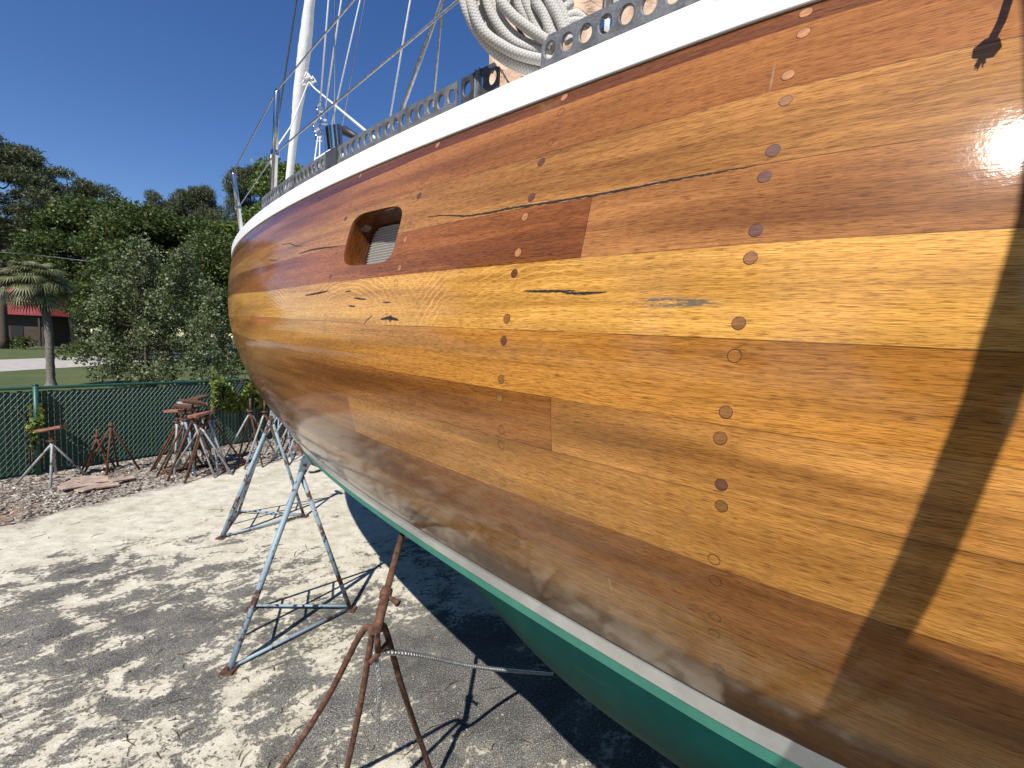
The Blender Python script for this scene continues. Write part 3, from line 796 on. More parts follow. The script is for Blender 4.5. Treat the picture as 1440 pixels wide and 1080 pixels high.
# ------------------------------------------------------------------ ground
F0 = np.array([-6.341, 5.734, 0]); FD = np.array([-4.736, 8.412, 0])-F0; FD /= np.linalg.norm(FD); FNC = np.array([FD[1], -FD[0], 0])
def ground_material():
    t = NT('yard_surface'); p = t.pos(); s = t.sep(p)
    df = t.math('ADD', t.math('MULTIPLY', t.math('SUBTRACT', s[0], float(F0[0])), float(FNC[0])), t.math('MULTIPLY', t.math('SUBTRACT', s[1], float(F0[1])), float(FNC[1])))
    al = t.math('ADD', t.math('MULTIPLY', t.math('SUBTRACT', s[0], float(F0[0])), float(FD[0])), t.math('MULTIPLY', t.math('SUBTRACT', s[1], float(F0[1])), float(FD[1])))
    # drift direction of the sand: rotate and stretch the coordinates
    ca, sa = math.cos(R(38)), math.sin(R(38))
    xr = t.math('ADD', t.math('MULTIPLY', s[0], ca), t.math('MULTIPLY', s[1], sa)); yr = t.math('SUBTRACT', t.math('MULTIPLY', s[1], ca), t.math('MULTIPLY', s[0], sa))
    dv = t.vec(t.math('MULTIPLY', xr, 1.1), t.math('MULTIPLY', yr, 1.5), 0.)
    big = t.noise(dv, .9, 3, .55, .4); mid = t.noise(dv, 3.6, 6, .68, .6); fin = t.noise(p, 34, 4, .7); gr = t.noise(p, 150, 3, .75)
    # where the old dark surface shows: blobs of the yard, in metres
    BL = [((250, 840), 1.05, .62, .22), ((330, 905), .7, .5, .10), ((60, 900), 1.1, .5, .18), ((560, 1010), 1.0, .8, .12), ((640, 900), .6, .5, .22), ((700, 960), .7, .6, .22), ((620, 780), .6, .5, .2), ((500, 850), .25, .2, .2), ((150, 1000), .9, .35, .10), ((480, 1010), .5, .4, .12), ((60, 800), .8, .3, .12), ((830, 1020), .6, .5, .2), ((540, 690), .6, .6, .2)]
    bias = None
    for (u, v), rx, ry, a in BL:
        c = gp(u, v); dx = t.math('MULTIPLY', t.math('SUBTRACT', s[0], float(c[0])), 1/rx); dy = t.math('MULTIPLY', t.math('SUBTRACT', s[1], float(c[1])), 1/ry)
        g = t.math('MULTIPLY', t.math('POWER', 2.718, t.math('MULTIPLY', t.math('ADD', t.math('MULTIPLY', dx, dx), t.math('MULTIPLY', dy, dy)), -1.)), a)
        g = t.math('MULTIPLY', g, .48); bias = g if bias is None else t.math('ADD', bias, g)
    far = t.math('MULTIPLY', t.step(al, -1.5, 3.2), -.05)
    far = t.math('ADD', far, t.math('MULTIPLY', t.math('SUBTRACT', 1., t.step(df, 2.2, 3.6)), -.22))
    k = t.math('ADD', t.math('ADD', t.math('MULTIPLY', big, .30), t.math('MULTIPLY', mid, .80)), t.math('ADD', t.math('MULTIPLY', fin, .42), t.math('MULTIPLY', gr, .25)))
    near = t.math('MULTIPLY', t.math('SUBTRACT', 1., t.step(t.math('SUBTRACT', s[1], t.math('MULTIPLY', s[0], .45)), .2, 2.0)), .15)   # ground darkened round the viewer to cut light bounced onto the hull
    k = t.math('ADD', t.math('ADD', t.math('ADD', k, bias), far), near)
    dark = t.math('ADD', t.math('MULTIPLY', t.step(k, .945, 1.0), .62), t.math('MULTIPLY', t.step(k, .86, 1.09), .38))
    sand = t.ramp(t.noise(p, 7, 6, .7), [(.3, (.40, .36, .28, 1)), (.5, (.59, .545, .44, 1)), (.72, (.72, .68, .58, 1))])
    moss = t.step(t.noise(p, 1.3, 5, .65), .5, .7)
    sand = t.mix(t.math('MULTIPLY', moss, .35), sand, (.33, .31, .17, 1))
    sand = t.mix(t.math('MULTIPLY', t.math('SUBTRACT', 1., t.step(gr, .36, .48)), .55), sand, (.10, .085, .06, 1))
    stone = t.ramp(gr, [(.34, (.030, .030, .032, 1)), (.46, (.070, .070, .071, 1)), (.54, (.13, .127, .12, 1)), (.60, (.42, .39, .33, 1))])
    soak = t.step(t.noise(p, 2.1, 5, .6), .42, .56)
    stone = t.mix(t.math('MULTIPLY', soak, .35), stone, (.018, .018, .020, 1))
    col = t.mix(dark, sand, stone)
    # bark mulch and broken shell by the fence
    edge = t.math('SUBTRACT', 1.95, t.math('MULTIPLY', al, .17)); edge = t.math('MAXIMUM', edge, .75)
    e = t.math('ADD', t.math('SUBTRACT', df, edge), t.math('MULTIPLY', t.math('SUBTRACT', t.noise(p, 1.6, 5, .65), .5), 1.5))
    mm = t.math('SUBTRACT', 1., t.step(e, -.12, .18))
    v = t.n('ShaderNodeTexVoronoi'); t.put(v.inputs['Vector'], t.vec(t.math('MULTIPLY', xr, 1.), t.math('MULTIPLY', yr, 2.2), 0.)); v.inputs['Scale'].default_value = 26
    mul = t.ramp(t.sep(v.outputs['Color'])[0], [(.0, (.06, .046, .037, 1)), (.4, (.18, .145, .115, 1)), (.75, (.29, .245, .20, 1)), (1., (.46, .41, .355, 1))])
    mul = t.mix(t.step(t.noise(p, .8, 4), .52, .62), mul, t.mix(t.step(gr, .4, .6), (.22, .135, .085, 1), (.33, .215, .14, 1)))
    shell = t.math('MULTIPLY', t.step(fin, .53, .58), t.step(t.noise(p, 1.1, 4), .42, .56))
    mul = t.mix(shell, mul, (.62, .58, .51, 1))
    col = t.mix(mm, col, mul)
    t.set(Base_Color=col, Roughness=.92); t.b.inputs['Specular IOR Level'].default_value = .25
    t.bump(t.math('ADD', t.math('ADD', t.math('MULTIPLY', gr, .16), t.math('MULTIPLY', fin, .35)), t.math('ADD', t.math('MULTIPLY', mid, 1.1), t.math('MULTIPLY', dark, -.5))), .85, .022)
    return t.m
def sheet(name, poly, z, mat):
    mb = MB(); mb.add([(x, y, z) for x, y in poly], [tuple(range(len(poly)))]); return tag(mb.build(name, mat), kind='structure')
sheet('ground', [(-700, -700), (700, -700), (700, 900), (-700, 900)], 0., ground_material())
def lawn_material():
    t = NT('lawn_grass'); p = t.pos(); n = t.noise(p, .35, 5, .6); f = t.noise(p, 9, 4, .7); g = t.noise(p, 60, 2, .7)
    c = t.ramp(t.math('ADD', t.math('MULTIPLY', n, .55), t.math('MULTIPLY', f, .45)), [(.32, (.07, .10, .022, 1)), (.46, (.14, .17, .045, 1)), (.60, (.25, .24, .09, 1)), (.74, (.34, .28, .16, 1))])
    c = t.mix(t.math('MULTIPLY', t.step(g, .35, .6), .5), tuple([.03, .05, .012, 1]), c); t.set(Base_Color=c, Roughness=.95); t.bump(g, .6, .03); return t.m
def off(a, d): q = F0+FD*a-FNC*d; return (q[0], q[1])
sheet('lawn', [off(-60, .05), off(90, .05), off(300, 700), off(-500, 700)][::-1], .004, lawn_material())
rd = NT('road_gravel'); p_ = rd.pos(); rd.set(Base_Color=rd.mix(rd.step(rd.noise(p_, 2.5, 6, .7), .3, .7), (.30, .275, .25, 1), (.46, .43, .395, 1)), Roughness=.95)
def road():
    a, b = gp(-40, 517), gp(330, 499); d = (b-a); d[2] = 0; d /= np.linalg.norm(d); n = np.array([-d[1], d[0], 0]); P = []
    A = a-d*60; L = np.linalg.norm(b-a)+160
    q = [A-n*2.6, A+d*L-n*2.6, A+d*L+n*4.2, A+n*4.2]; sheet('road', [(x[0], x[1]) for x in q], .010, rd.m)
road()
# loose bits: bark chips and shell by the fence, pebbles in the yard
def litter(name, n, size, area, mat, thick=.25, lab=None, cat=None):
    mb = MB(); k = 0
    while k < n:
        x, y = area()
        s = size*(.5+rng.random()*1.1); a = rng.random()*math.pi; M3 = rotz(a)@rot_axis((1, 0, 0), rng.normal()*.35)@rot_axis((0, 1, 0), rng.normal()*.35)
        mb.box((x, y, s*thick*.45+.002), (s*(1+rng.random()), s*(.35+.4*rng.random()), s*thick), M3); k += 1
    o = mb.build(name, mat); tag(o, lab, cat, kind='stuff'); return o
def near_fence():
    a = rng.uniform(-1.6, 6.5); w = max(.75, 1.9-.17*a)*rng.random()**.8; q = F0+FD*a+FNC*(w+.03); return q[0], q[1]
def in_yard():
    u, v = rng.uniform(-40, 900), 640+440*rng.random()**.7; q = gp(u, v); return q[0], q[1]
def chip_mat(nm, a, b):
    t = NT(nm); g = t.n('ShaderNodeNewGeometry'); t.set(Base_Color=t.mix(g.outputs['Random Per Island'], a, b), Roughness=.9); return t.m
litter('bark_chips', 6500, .026, near_fence, chip_mat('bark', (.06, .046, .036, 1), (.34, .285, .23, 1)), .22, 'brown bark chips scattered in a strip along the green fence', 'bark chips')
litter('shell_bits', 3400, .016, near_fence, chip_mat('shell', (.40, .37, .32, 1), (.72, .69, .63, 1)), .3, 'pale broken shell bits strewn among the bark by the fence', 'shell bits')
def twigs():
    mb = MB()
    for k in range(170):
        x, y = in_yard(); a = rng.random()*math.pi; L_ = .03+.09*rng.random()**2; d_ = np.array([math.cos(a), math.sin(a), 0]); b_ = np.array([-d_[1], d_[0], 0])*rng.normal()*.15*L_
        p = np.array([x, y, .004]); mb.tube([p-d_*L_/2, p+b_+UP*.003, p+d_*L_/2], [.0016, .0022, .0012], 4)
    tag(mb.build('twigs', bark_chip), 'thin dry twigs and pine needles dropped on the sandy yard', 'twigs', kind='stuff')
bark_chip = chip_mat('twig', (.04, .028, .02, 1), (.20, .13, .08, 1)); twigs()
litter('pebbles', 900, .006, in_yard, chip_mat('pebble', (.08, .07, .06, 1), (.42, .38, .31, 1)), .6, 'tiny loose pebbles spread over the sandy yard', 'pebbles')

# ------------------------------------------------------------------ fence
FH = 1.14
def fence(a0, a1, label):
    o0 = F0+FD*a0; root = empty('slatted_fence', o0, 0, label, 'fence'); W = lambda a, d, z: F0+FD*a+FNC*d+UP*z
    gm = simple('fence_green', (.012, .070, .048), .45, vary=.15, scale=10); sm = NT('slat_green'); g = sm.n('ShaderNodeNewGeometry')
    sm.set(Base_Color=sm.mix(g.outputs['Random Per Island'], (.006, .034, .028, 1), (.011, .056, .044, 1)), Roughness=.4)
    mb = MB(); mb.tube([W(a0, 0, FH), W(a1, 0, FH)], .021, 10); mb.build('top_rail', gm, root, True, o0)
    mb = MB(); a = a0; pitch = .0575
    while a < a1:
        z1 = FH-.035-.02*rng.random(); mb.box((W(a, 0, .03)+W(a, 0, z1))/2, (.052, .006, z1-.03), np.stack([FD, FNC, UP], 1)@rotz(rng.normal()*.09)); a += pitch
    mb.build('slats', sm.m, root, False, o0)
    wm = simple('wire_green', (.018, .10, .072), .4, vary=.1)
    mb = MB(); h = FH-.05; run = h*.72
    for sg in (1, -1):
        a = a0-run
        while a < a1+run:
            p, q = (a, .03), (a+sg*run, h)
            (x0, z0), (x1, z1) = (p, q)
            def cl(x0, z0, x1, z1):
                t0, t1 = 0., 1.; dx = x1-x0
                if dx > 0: t0 = max(t0, (a0-x0)/dx); t1 = min(t1, (a1-x0)/dx)
                else: t0 = max(t0, (a1-x0)/dx); t1 = min(t1, (a0-x0)/dx)
                return (t0, t1) if t1 > t0 else None
            c = cl(x0, z0, x1, z1)
            if c:
                f = lambda k: W(x0+(x1-x0)*k, .008 if sg > 0 else .011, z0+(z1-z0)*k)
                mb.tube([f(c[0]), f(c[1])], .0030, 4, False)
            a += .0575
    mb.build('wire_mesh', wm, root, False, o0)
    return root, gm, o0
fr, gm, fo = fence(-7.5, 11.5, 'long green chain link fence with green slats behind the stored stands')
for a in (-5.7, -2.68, .34, 3.36, 6.4, 9.4):
    mb = MB(); p = F0+FD*a+FNC*.045; mb.tube([p, p+UP*(FH+.035)], .030, 12); mb.tube([p+UP*(FH+.035), p+UP*(FH+.055)], [.034, .012], 12); mb.build('post', gm, fr, True, fo)

# ------------------------------------------------------------------ boat stands
def seg(mb, a, b, r, n=10): mb.tube([a, b], r, n)
def a_stand(f1, f2, f3, apex, toph, mat, label, group, pad_dir):
    """tripod stand with a laddered face between f1 and f3"""
    f1, f2, f3, A = [np.asarray(x, float) for x in (f1, f2, f3, apex)]; org = (f1+f2+f3)/3; root = empty('boat_stand', org, 0, label, 'boat stand', group)
    m13 = (f1+f3)/2
    def leg(a, b, r, name='leg'): mb = MB(); seg(mb, a, b, r, 12); return mb.build(name, mat, root, True, org)
    leg(f1, A, .0185); leg(f3, A, .013); leg(f2, A+(0, 0, -.02), .0145)
    leg(m13+(A-m13)*.03, A+(0, 0, -.015), .011, 'centre_bar')
    for k in (.22, .42, .62):
        leg(f1+(A-f1)*k, f3+(A-f3)*k, .008, 'rung')
    leg(f1+UP*.02, f2+UP*.02, .0105, 'brace'); leg(f3+UP*.03, f2+UP*.03, .009, 'brace'); leg(f1+UP*.015, f3+UP*.015, .009, 'brace')
    mb = MB(); d = (toph-A); e = f2-f1; e = e/np.linalg.norm(e); u_ = np.cross(d, e); u_ /= np.linalg.norm(u_); x = d/np.linalg.norm(d); y = np.cross(u_, x)
    c = A+d*.42
    V = [];
    for h in (-.006, .006):
        for (a, b) in ((-.55, -.020), (-.50, .028), (.30, .040), (.62, .030), (.62, -.030), (.2, -.040)): V.append(c+x*a*np.linalg.norm(d)+y*b+u_*h)
    mb.add(V, [(5, 4, 3, 2, 1, 0), (6, 7, 8, 9, 10, 11)]+[(i, (i+1) % 6, 6+(i+1) % 6, 6+i) for i in range(6)]); mb.build('head_plate', mat, root, False, org)
    hn_ = np.asarray(pad_dir, float); hn_ /= np.linalg.norm(hn_); a, b, _ = frame_of(hn_)
    mb = MB(); mb.box(toph, (.16, .16, .03), np.stack([a, b, hn_], 1)); mb.build('pad', M['pad'], root, False, org, .005)
    for f in (f1, f2, f3):
        mb = MB(); mb.box(f+(0, 0, .006), (.07, .07, .012)); mb.build('foot', M['rust_steel'], root, False, org)
    return root
g1 = [gp(322, 944), gp(493, 858), gp(354, 857)]; A1 = at(424, 664, 3.0)
T1 = hull(2.93, 1.0)-HN*.05+UP*-.06; T1 = at(434, 640, 3.05)
a_stand(g1[0], g1[1], g1[2], A1, T1, M['blue_steel'], 'pale blue steel tripod stand nearest on the sand, beside the rusty jack stand', 'blue tripod stands under the bow', (.66, .75, .6))
g2 = [gp(311, 757), gp(428, 727), gp(335, 722)]; A2 = at(382, 587, 4.72)
a_stand(g2[0], g2[1], g2[2], A2, at(389, 570, 4.82), M['blue_steel'], 'pale blue steel tripod stand farther off, behind the nearest blue stand under the bow', 'blue tripod stands under the bow', (.66, .75, .6))
# rusty jack stand in front
def jack():
    hub = at(533, 872, 1.49); fs = [gp(339.5, 1164), gp(463, 1191), gp(612, 1101)]; c = (fs[0]+fs[1]+fs[2])/3; bk = np.array([hub[0]-.18, hub[1]+.02, 0])
    top = at(565, 752, 1.86); root = empty('jack_stand', (c[0], c[1], 0), 0, 'rusty brown adjustable jack stand in front, its post against the green boot top', 'boat stand'); org = (c[0], c[1], 0); mt = M['rust_steel']
    ax = top-hub; ax /= np.linalg.norm(ax)
    for f in fs:
        mb = MB(); k1 = hub-ax*.02+(f-hub)*.10; k1[2] = hub[2]-.045
        mb.tube(smooth_path([hub+ax*.02, hub-ax*.03+(f-hub)*.02, k1, hub+(f-hub)*.4-UP*.005, f], 24), .0105, 12); mb.build('leg', mt, root, True, org)
    mb = MB(); mb.tube([hub-ax*.05, hub+ax*.11], .0165, 14); mb.build('collar', mt, root, True, org)
    mb = MB(); mb.tube([hub+ax*.09, top], .0125, 12); mb.build('post', mt, root, True, org)
    mb = MB(); h = hub+ax*.10; s_ = np.array([.05, -.03, -.01]); mb.tube([h-s_*.4, h+s_*.9], .008, 10); mb.tube([h+s_*.9, h+s_*1.05], .012, 10); mb.tube([h-ax*.012, h+ax*.02], .021, 14); mb.build('clamp_nut', mt, root, True, org)
    mb = MB(); p = hub-UP*.11; mb.tube([p+(-.02, -.03, -.02), p+(.03, .03, .02)], .009, 8); mb.tube([p+(.0, -.0, -.0), hub-ax*.04], .011, 8); mb.build('chain_hook', mt, root, True, org)
    mb = MB(); n_ = np.array([.66, .75, .35]); n_ /= np.linalg.norm(n_); a, b, _ = frame_of(n_); mb.box(top+ax*.01+n_*.01, (.05, .05, .012), np.stack([a, b, n_], 1)); mb.build('pad', M['pad'], root, False, org, .004)
    return hub, p
hub, hook = jack()
def chain(P, label, link=.030, r=.0032):
    P = smooth_path(P, 120); L = np.concatenate([[0], np.cumsum(np.linalg.norm(np.diff(P, axis=0), axis=1))]); mb = MB(); step = link*.68; n = int(L[-1]//step); P = np.array(P)
    for i in range(n):
        c = np.array([np.interp((i+.5)*step, L, P[:, k]) for k in range(3)]); e = np.array([np.interp((i+.9)*step, L, P[:, k]) for k in range(3)]); x, y, d = frame_of(e-c)
        if i % 2: x, y = y, x
        x = (x+y)/1.414
        ring = [c+d*(link*.5*math.sin(2*math.pi*k/10))*(1.)+x*(link*.30*math.cos(2*math.pi*k/10)) for k in range(10)]; mb.tube(ring, r, 5, closed=True)
    o = mb.build('chain', M['chain'], None, True, P[0]); tag(o, label, 'chain'); return o
chain([hook+(.01, 0, 0), at(585, 921, 1.62), at(660, 936, 1.95), at(725, 944, 2.3), at(790, 949, 2.7), at(850, 951, 3.1)], 'galvanized chain stretched from the rusty stand into the shadow under the hull', .026)
chain([hook+(-.01, -.005, 0), at(534, 965, 1.47), at(531, 1010, 1.47), at(530, 1042, 1.47)], 'loose end of chain hanging down in front of the rusty stand', .022, .0026)
chain([at(434, 664, 3.02), at(442, 664, 3.15), at(452, 661, 3.3)], 'short chain tied to the head of the nearest blue stand', .024)

# jack stands stored along the fence
def stored_stand(name_label, pos, rz, H, spread, mats, padk, group, posth=.22, nleg=4, padtilt=.15, padsize=(.30, .16)):
    root = empty('jack_stand', pos, rz, name_label, 'boat stand', group); hub_ = np.array([0, 0, H])
    for k in range(nleg):
        a = 2*math.pi*k/nleg+.4; f = np.array([spread*math.cos(a), spread*math.sin(a), 0]); mb = MB()
        mb.tube([hub_+f*.05+(0, 0, .01), hub_*.97+f*.10, f], .0135, 8); mb.build('leg', mats[k % len(mats)], root, True)
    mb = MB(); mb.tube([hub_-UP*.06, hub_+UP*.05], .022, 10); mb.build('collar', mats[-1], root, True)
    if posth:
        mb = MB(); mb.tube([hub_, hub_+UP*posth], .014, 8); mb.tube([hub_+UP*.055, hub_+UP*.075], .036, 10); mb.tube([hub_+UP*.065-np.array([.06, 0, 0]), hub_+UP*.065+np.array([.06, 0, 0])], .008, 6); mb.build('post', M['rust_steel'], root, True)
    if padk:
        mb = MB(); mb.box(hub_+UP*(posth+.02), (padsize[0], padsize[1], .035), rot_axis((0, 1, 0), padtilt)@rot_axis((1, 0, 0), padtilt*.6)); mb.build('pad', padk, root, False, (0, 0, 0), .006)
    return root
stored_stand('jack stand with pale blue legs and a tilted orange pad, alone at the left', gp(75, 676), .3, .44, .33, [M['pale_steel']], M['pad'], 'jack stands stored along the fence', .20, 4, -.22, (.27, .16))
stored_stand('bare rusty stand without a pad, the taller of the two behind the scrap boards', gp(158, 664), .1, .58, .30, [M['red_rust']], None, 'jack stands stored along the fence', .10, 4)
stored_stand('bare rusty stand without a pad, the shorter one left of its taller neighbour', gp(138, 663), .9, .42, .22, [M['red_rust']], None, 'jack stands stored along the fence', .16, 4)
CL = [((250, 661), 'orange flat pad tipped left', .10, M['pad'], -.05), ((262, 664), 'dark brown pad, in the middle of the bundle', .5, M['rust_steel'], .1), ((272, 668), 'reddish pad turned towards the viewer, front of the bundle', .9, M['red_rust'], .2), ((283, 668), 'orange pad, right side of the bundle', 1.3, M['pad'], -.15),
      ((268, 656), 'grey wooden pad, highest in the bundle', .2, M['pale_steel'], .12), ((292, 664), 'no pad, at the right edge of the bundle', 1.0, None, 0), ((256, 654), 'no pad, at the back left of the bundle', .7, None, 0), ((300, 660), 'no pad, its legs reaching farthest right in the fence bundle', .3, None, 0), ((280, 655), 'rust brown pad, at the back of the bundle', 1.6, M['red_rust'], -.1)]
for i, (px, lb, rz, pad, tl) in enumerate(CL):
    ms = [[M['rust_steel'], M['pale_steel']], [M['red_rust'], M['blue_steel']], [M['pale_steel'], M['red_rust'], M['rust_steel']]][i % 3]
    stored_stand('nested stand with '+lb, gp(*px), rz, .62+.05*(i % 3), .31+.03*(i % 4), ms, pad, 'jack stands nested in a bundle', .20+.03*(i % 3), 4, tl, (.27, .15))
for i, (px, lb) in enumerate([((352, 650), 'left one of the leggy pair before the vine'), ((372, 651), 'right one of the leggy pair before the vine')]):
    stored_stand('tall pale rusty stand, '+lb, gp(*px), .5+.5*i, .72, .42, [M['pale_steel'], M['rust_steel']], None, 'tall stands before the vine', .26, 4)
for i, (px, lb) in enumerate([((392, 640), 'nearest to the hull edge at left'), ((402, 642), 'second from the left edge'), ((412, 643), 'third, mostly hidden'), ((424, 646), 'last, cut off by the hull')]):
    stored_stand('far bundled stand under the bow, '+lb, gp(*px), .3*i, .62, .36, [M['blue_steel'], M['red_rust'], M['pale_steel']], None, 'stands in the far bundle under the bow', .16, 4)
# rusty bars lying around the bundles
for i, (a, b, lb) in enumerate([((225, 668), (262, 662), 'rusty bar lying on the bark left of the bundle'), ((228, 664), (300, 655), 'long rusty bar lying behind the bundle'), ((290, 667), (335, 659), 'rusty bar lying right of the bundle'), ((300, 655), (322, 664), 'short rusty bar crossing another at the right of the bundle'), ((335, 657), (365, 645), 'rusty bar on the bark under the leggy pair')]):
    p, q = gp(*a)+UP*.02, gp(*b)+UP*.025; mb = MB(); mb.tube([p, q], .014, 8); o = mb.build('steel_bar', M['red_rust'], None, True, p); tag(o, lb, 'steel bar', 'rusty bars on the bark')
# scrap boards
bm_ = simple('scrap_board', (.36, .27, .21), .85, vary=.25, scale=14, bump=.3)
for (u, v), sx, sy, rz, tilt, lb in [((110, 688), .34, .14, .5, .10, 'long weathered scrap board, lowest and leftmost of the pile'), ((128, 690), .30, .12, .9, .05, 'pale narrow scrap board at the front of the pile'), ((133, 681), .26, .18, .15, .18, 'broad scrap board raised on the middle of the pile'), ((150, 686), .22, .16, .3, .03, 'square scrap board under the raised one'), ((172, 679), .28, .10, .65, .12, 'narrow scrap board at the right end of the pile'), ((118, 676), .24, .12, .2, .04, 'scrap board at the back of the pile'), ((102, 683), .20, .14, 1.2, .06, 'short scrap board at the back left of the pile')]:
    mb = MB(); mb.box((0, 0, .02), (sx, sy, .018), rot_axis((1, 0, 0), tilt)@rot_axis((0, 1, 0), tilt*.5)); o = mb.build('scrap_board', bm_, None, False, (0, 0, 0), .002); p = gp(u, v); o.location = Vector(p)+Vector((0, 0, .01+.03*tilt*5)); o.rotation_euler = (0, 0, rz+.6); tag(o, lb, 'board', 'scrap boards on the bark')
# flat rusty plate lying in the shade
mb = MB(); mb.box((0, 0, .012), (.26, .20, .02)); o = mb.build('steel_plate', M['rust_steel'], None, False, (0, 0, 0), .004); o.location = Vector(gp(838, 866)); o.rotation_euler = (0, 0, .6); tag(o, 'flat rusty plate lying on the ground in the boat shadow', 'steel plate')

# ------------------------------------------------------------------ plants
def leaf_mat(name, lo, mid, hi, trans=.25):
    t = NT(name); g = t.n('ShaderNodeNewGeometry'); r = g.outputs['Random Per Island']; p = t.pos(); n = t.noise(p, .55, 3)
    k = t.math('ADD', t.math('MULTIPLY', r, .65), t.math('MULTIPLY', n, .35))
    c = t.ramp(k, [(.15, lo+(1,)), (.5, mid+(1,)), (.85, hi+(1,))]); t.set(Base_Color=c, Roughness=.5); t.b.inputs['Specular IOR Level'].default_value = .35
    tr = t.n('ShaderNodeBsdfTranslucent'); t.put(tr.inputs[0], c); mx = t.n('ShaderNodeMixShader'); mx.inputs[0].default_value = trans
    t.link(t.b.outputs[0], mx.inputs[1]); t.link(tr.outputs[0], mx.inputs[2]); t.link(mx.outputs[0], t.out.inputs[0]); return t.m
def leaves(P, D, size, wid, name, mat, parent=None, org=(0, 0, 0)):
    """P centres, D directions: one small folded leaf each"""
    n = len(P); P = P-np.asarray(org); D = D/np.linalg.norm(D, axis=1)[:, None]
    rv = rng.normal(size=(n, 3)); W = np.cross(D, rv); W /= np.linalg.norm(W, axis=1)[:, None]; sz = (size*(.6+.8*rng.random(n)))[:, None]
    a = P-D*sz*.5; b = P+W*sz*wid; c = P+D*sz*.5; d = P-W*sz*wid
    V = np.stack([a, b, c, d], 1).reshape(-1, 3); me = bpy.data.meshes.new(name); me.vertices.add(4*n); me.vertices.foreach_set('co', V.ravel())
    me.loops.add(4*n); me.loops.foreach_set('vertex_index', np.arange(4*n)); me.polygons.add(n); me.polygons.foreach_set('loop_start', np.arange(n)*4); me.polygons.foreach_set('loop_total', np.full(n, 4))
    me.materials.append(mat); me.update(calc_edges=True); o = bpy.data.objects.new(name, me); COL.objects.link(o)
    if parent: o.parent = parent
    return o
bark = simple('bark_brown', (.075, .055, .042), .95, vary=.35, scale=14, bump=.8)
def fill_clumps(cl, per, shell=.55):
    P = []; D = []
    for c, r in cl:
        n = max(12, int(per*(r[0]*r[1]*r[2])**(2/3))); d = rng.normal(size=(n, 3)); d /= np.linalg.norm(d, axis=1)[:, None]
        rad = (shell+(1-shell)*rng.random(n)**.6)*(1+.16*rng.normal(size=n)); P.append(np.asarray(c)+d*rad[:, None]*np.asarray(r)); D.append(d+rng.normal(size=(n, 3))*.9+np.array([0, 0, .2]))
    return np.concatenate(P), np.concatenate(D)
def clumps_for(kind, h, w):
    cl = []; tips = []
    if kind == 'oak':
        for i in range(60):
            a = rng.random()*2*math.pi; k = rng.random()**.7; z = h*(.28+.62*k); rmax = w*.5*math.sqrt(max(.05, 1-((k-.35)/.72)**2)); rr = rmax*(.35+.65*rng.random()**.5)
            c = np.array([rr*math.cos(a), rr*math.sin(a), z]); r = w*(.075+.075*rng.random()); cl.append((c, (r*1.25, r*1.25, r*.75))); tips.append(c)
    elif kind == 'bush':
        for cx, hh, ww, n in ((-.10, 1., .46, 70), (.20, .93, .46, 62), (-.28, .70, .44, 44), (.36, .66, .34, 34), (.02, .62, .80, 46)):
            for i in range(n):
                a = rng.random()*2*math.pi; k = .10+.90*rng.random()**.9; rmax = ww*.5*w*min(1, .35+2.2*k)*(1-k**2.2)**.7; rr = rmax*rng.random()**.45
                c = np.array([cx*w+rr*math.cos(a), rr*math.sin(a), h*hh*k*.97]); r = w*(.026+.040*rng.random()); cl.append((c, (r, r, r*1.25))); tips.append(c)
    elif kind == 'pine':
        for i in range(85):
            k = rng.random(); z = h*(.50+.48*k); rmax = w*.5*(1-.72*k**1.6)*(.55+.6*rng.random()); a = rng.random()*2*math.pi
            c = np.array([rmax*math.cos(a), rmax*math.sin(a), z]); r = w*(.045+.055*rng.random()); cl.append((c, (r*1.35, r*1.35, r*.85))); tips.append(c)
    elif kind == 'umbrella':
        for i in range(60):
            a = rng.random()*2*math.pi; rr = w*.5*math.sqrt(rng.random()); z = h*(.99-.30*(rr/(w*.5))**2-.16*rng.random()); c = np.array([rr*math.cos(a), rr*math.sin(a), z]); r = w*(.05+.045*rng.random()); cl.append((c, (r*1.3, r*1.3, r*.75))); tips.append(c)
    return cl, tips
def make_tree(name, kind, h, w, mat, size, per, label, group, stems=1, trunk_r=.2):
    root = empty(name, (0, 0, 0), 0, label, 'tree', group); cl, tips = clumps_for(kind, h, w)
    P, D = fill_clumps(cl, per, .35 if kind in ('pine', 'umbrella') else .5)
    leaves(P, D, size, .09 if kind in ('pine', 'umbrella') else .36, 'crown', mat, root)
    mb = MB(); fork = h*(.10 if kind == 'bush' else .45 if kind in ('pine', 'umbrella') else .25)
    for k in range(stems):
        a = 2*math.pi*k/max(1, stems); e = np.array([.12*w*math.cos(a)*(stems > 1), .12*w*math.sin(a)*(stems > 1), fork]); mid_ = e*.5+rng.normal(size=3)*.04*h*.2; b0 = np.array([.18*math.cos(a)*(stems > 1), .18*math.sin(a)*(stems > 1), -.05])
        tr = trunk_r/math.sqrt(stems); top = np.array([rng.normal()*.02*w-.06*w*(kind == 'bush'), rng.normal()*.02*w, h*(.62 if kind == 'bush' else .86)])
        mb.tube(smooth_path([b0, mid_, e, (e+top)/2, top], 16), list(np.linspace(tr, tr*.22, 16)), 8)
        for t_ in tips[k::stems][:16]:
            f = .25+.6*rng.random(); st_ = e+(top-e)*max(0, min(.95, (t_[2]-fork)/(top[2]-fork)-.18)); mb.tube(smooth_path([st_, (st_+t_)/2+(0, 0, -.03*h), t_], 6), list(np.linspace(tr*.30, tr*.06, 6)), 5)
    mb.build('trunk', bark, root, True); return root
def put(o, u, Y, z=0., rz=0., sc=1.):
    p = at(u, 470, Y); o.location = (p[0], p[1], z); o.rotation_euler = (0, 0, rz); o.scale = (sc, sc, sc); return o
def hgt(v, u, Y): return at(u, v, Y)[2]
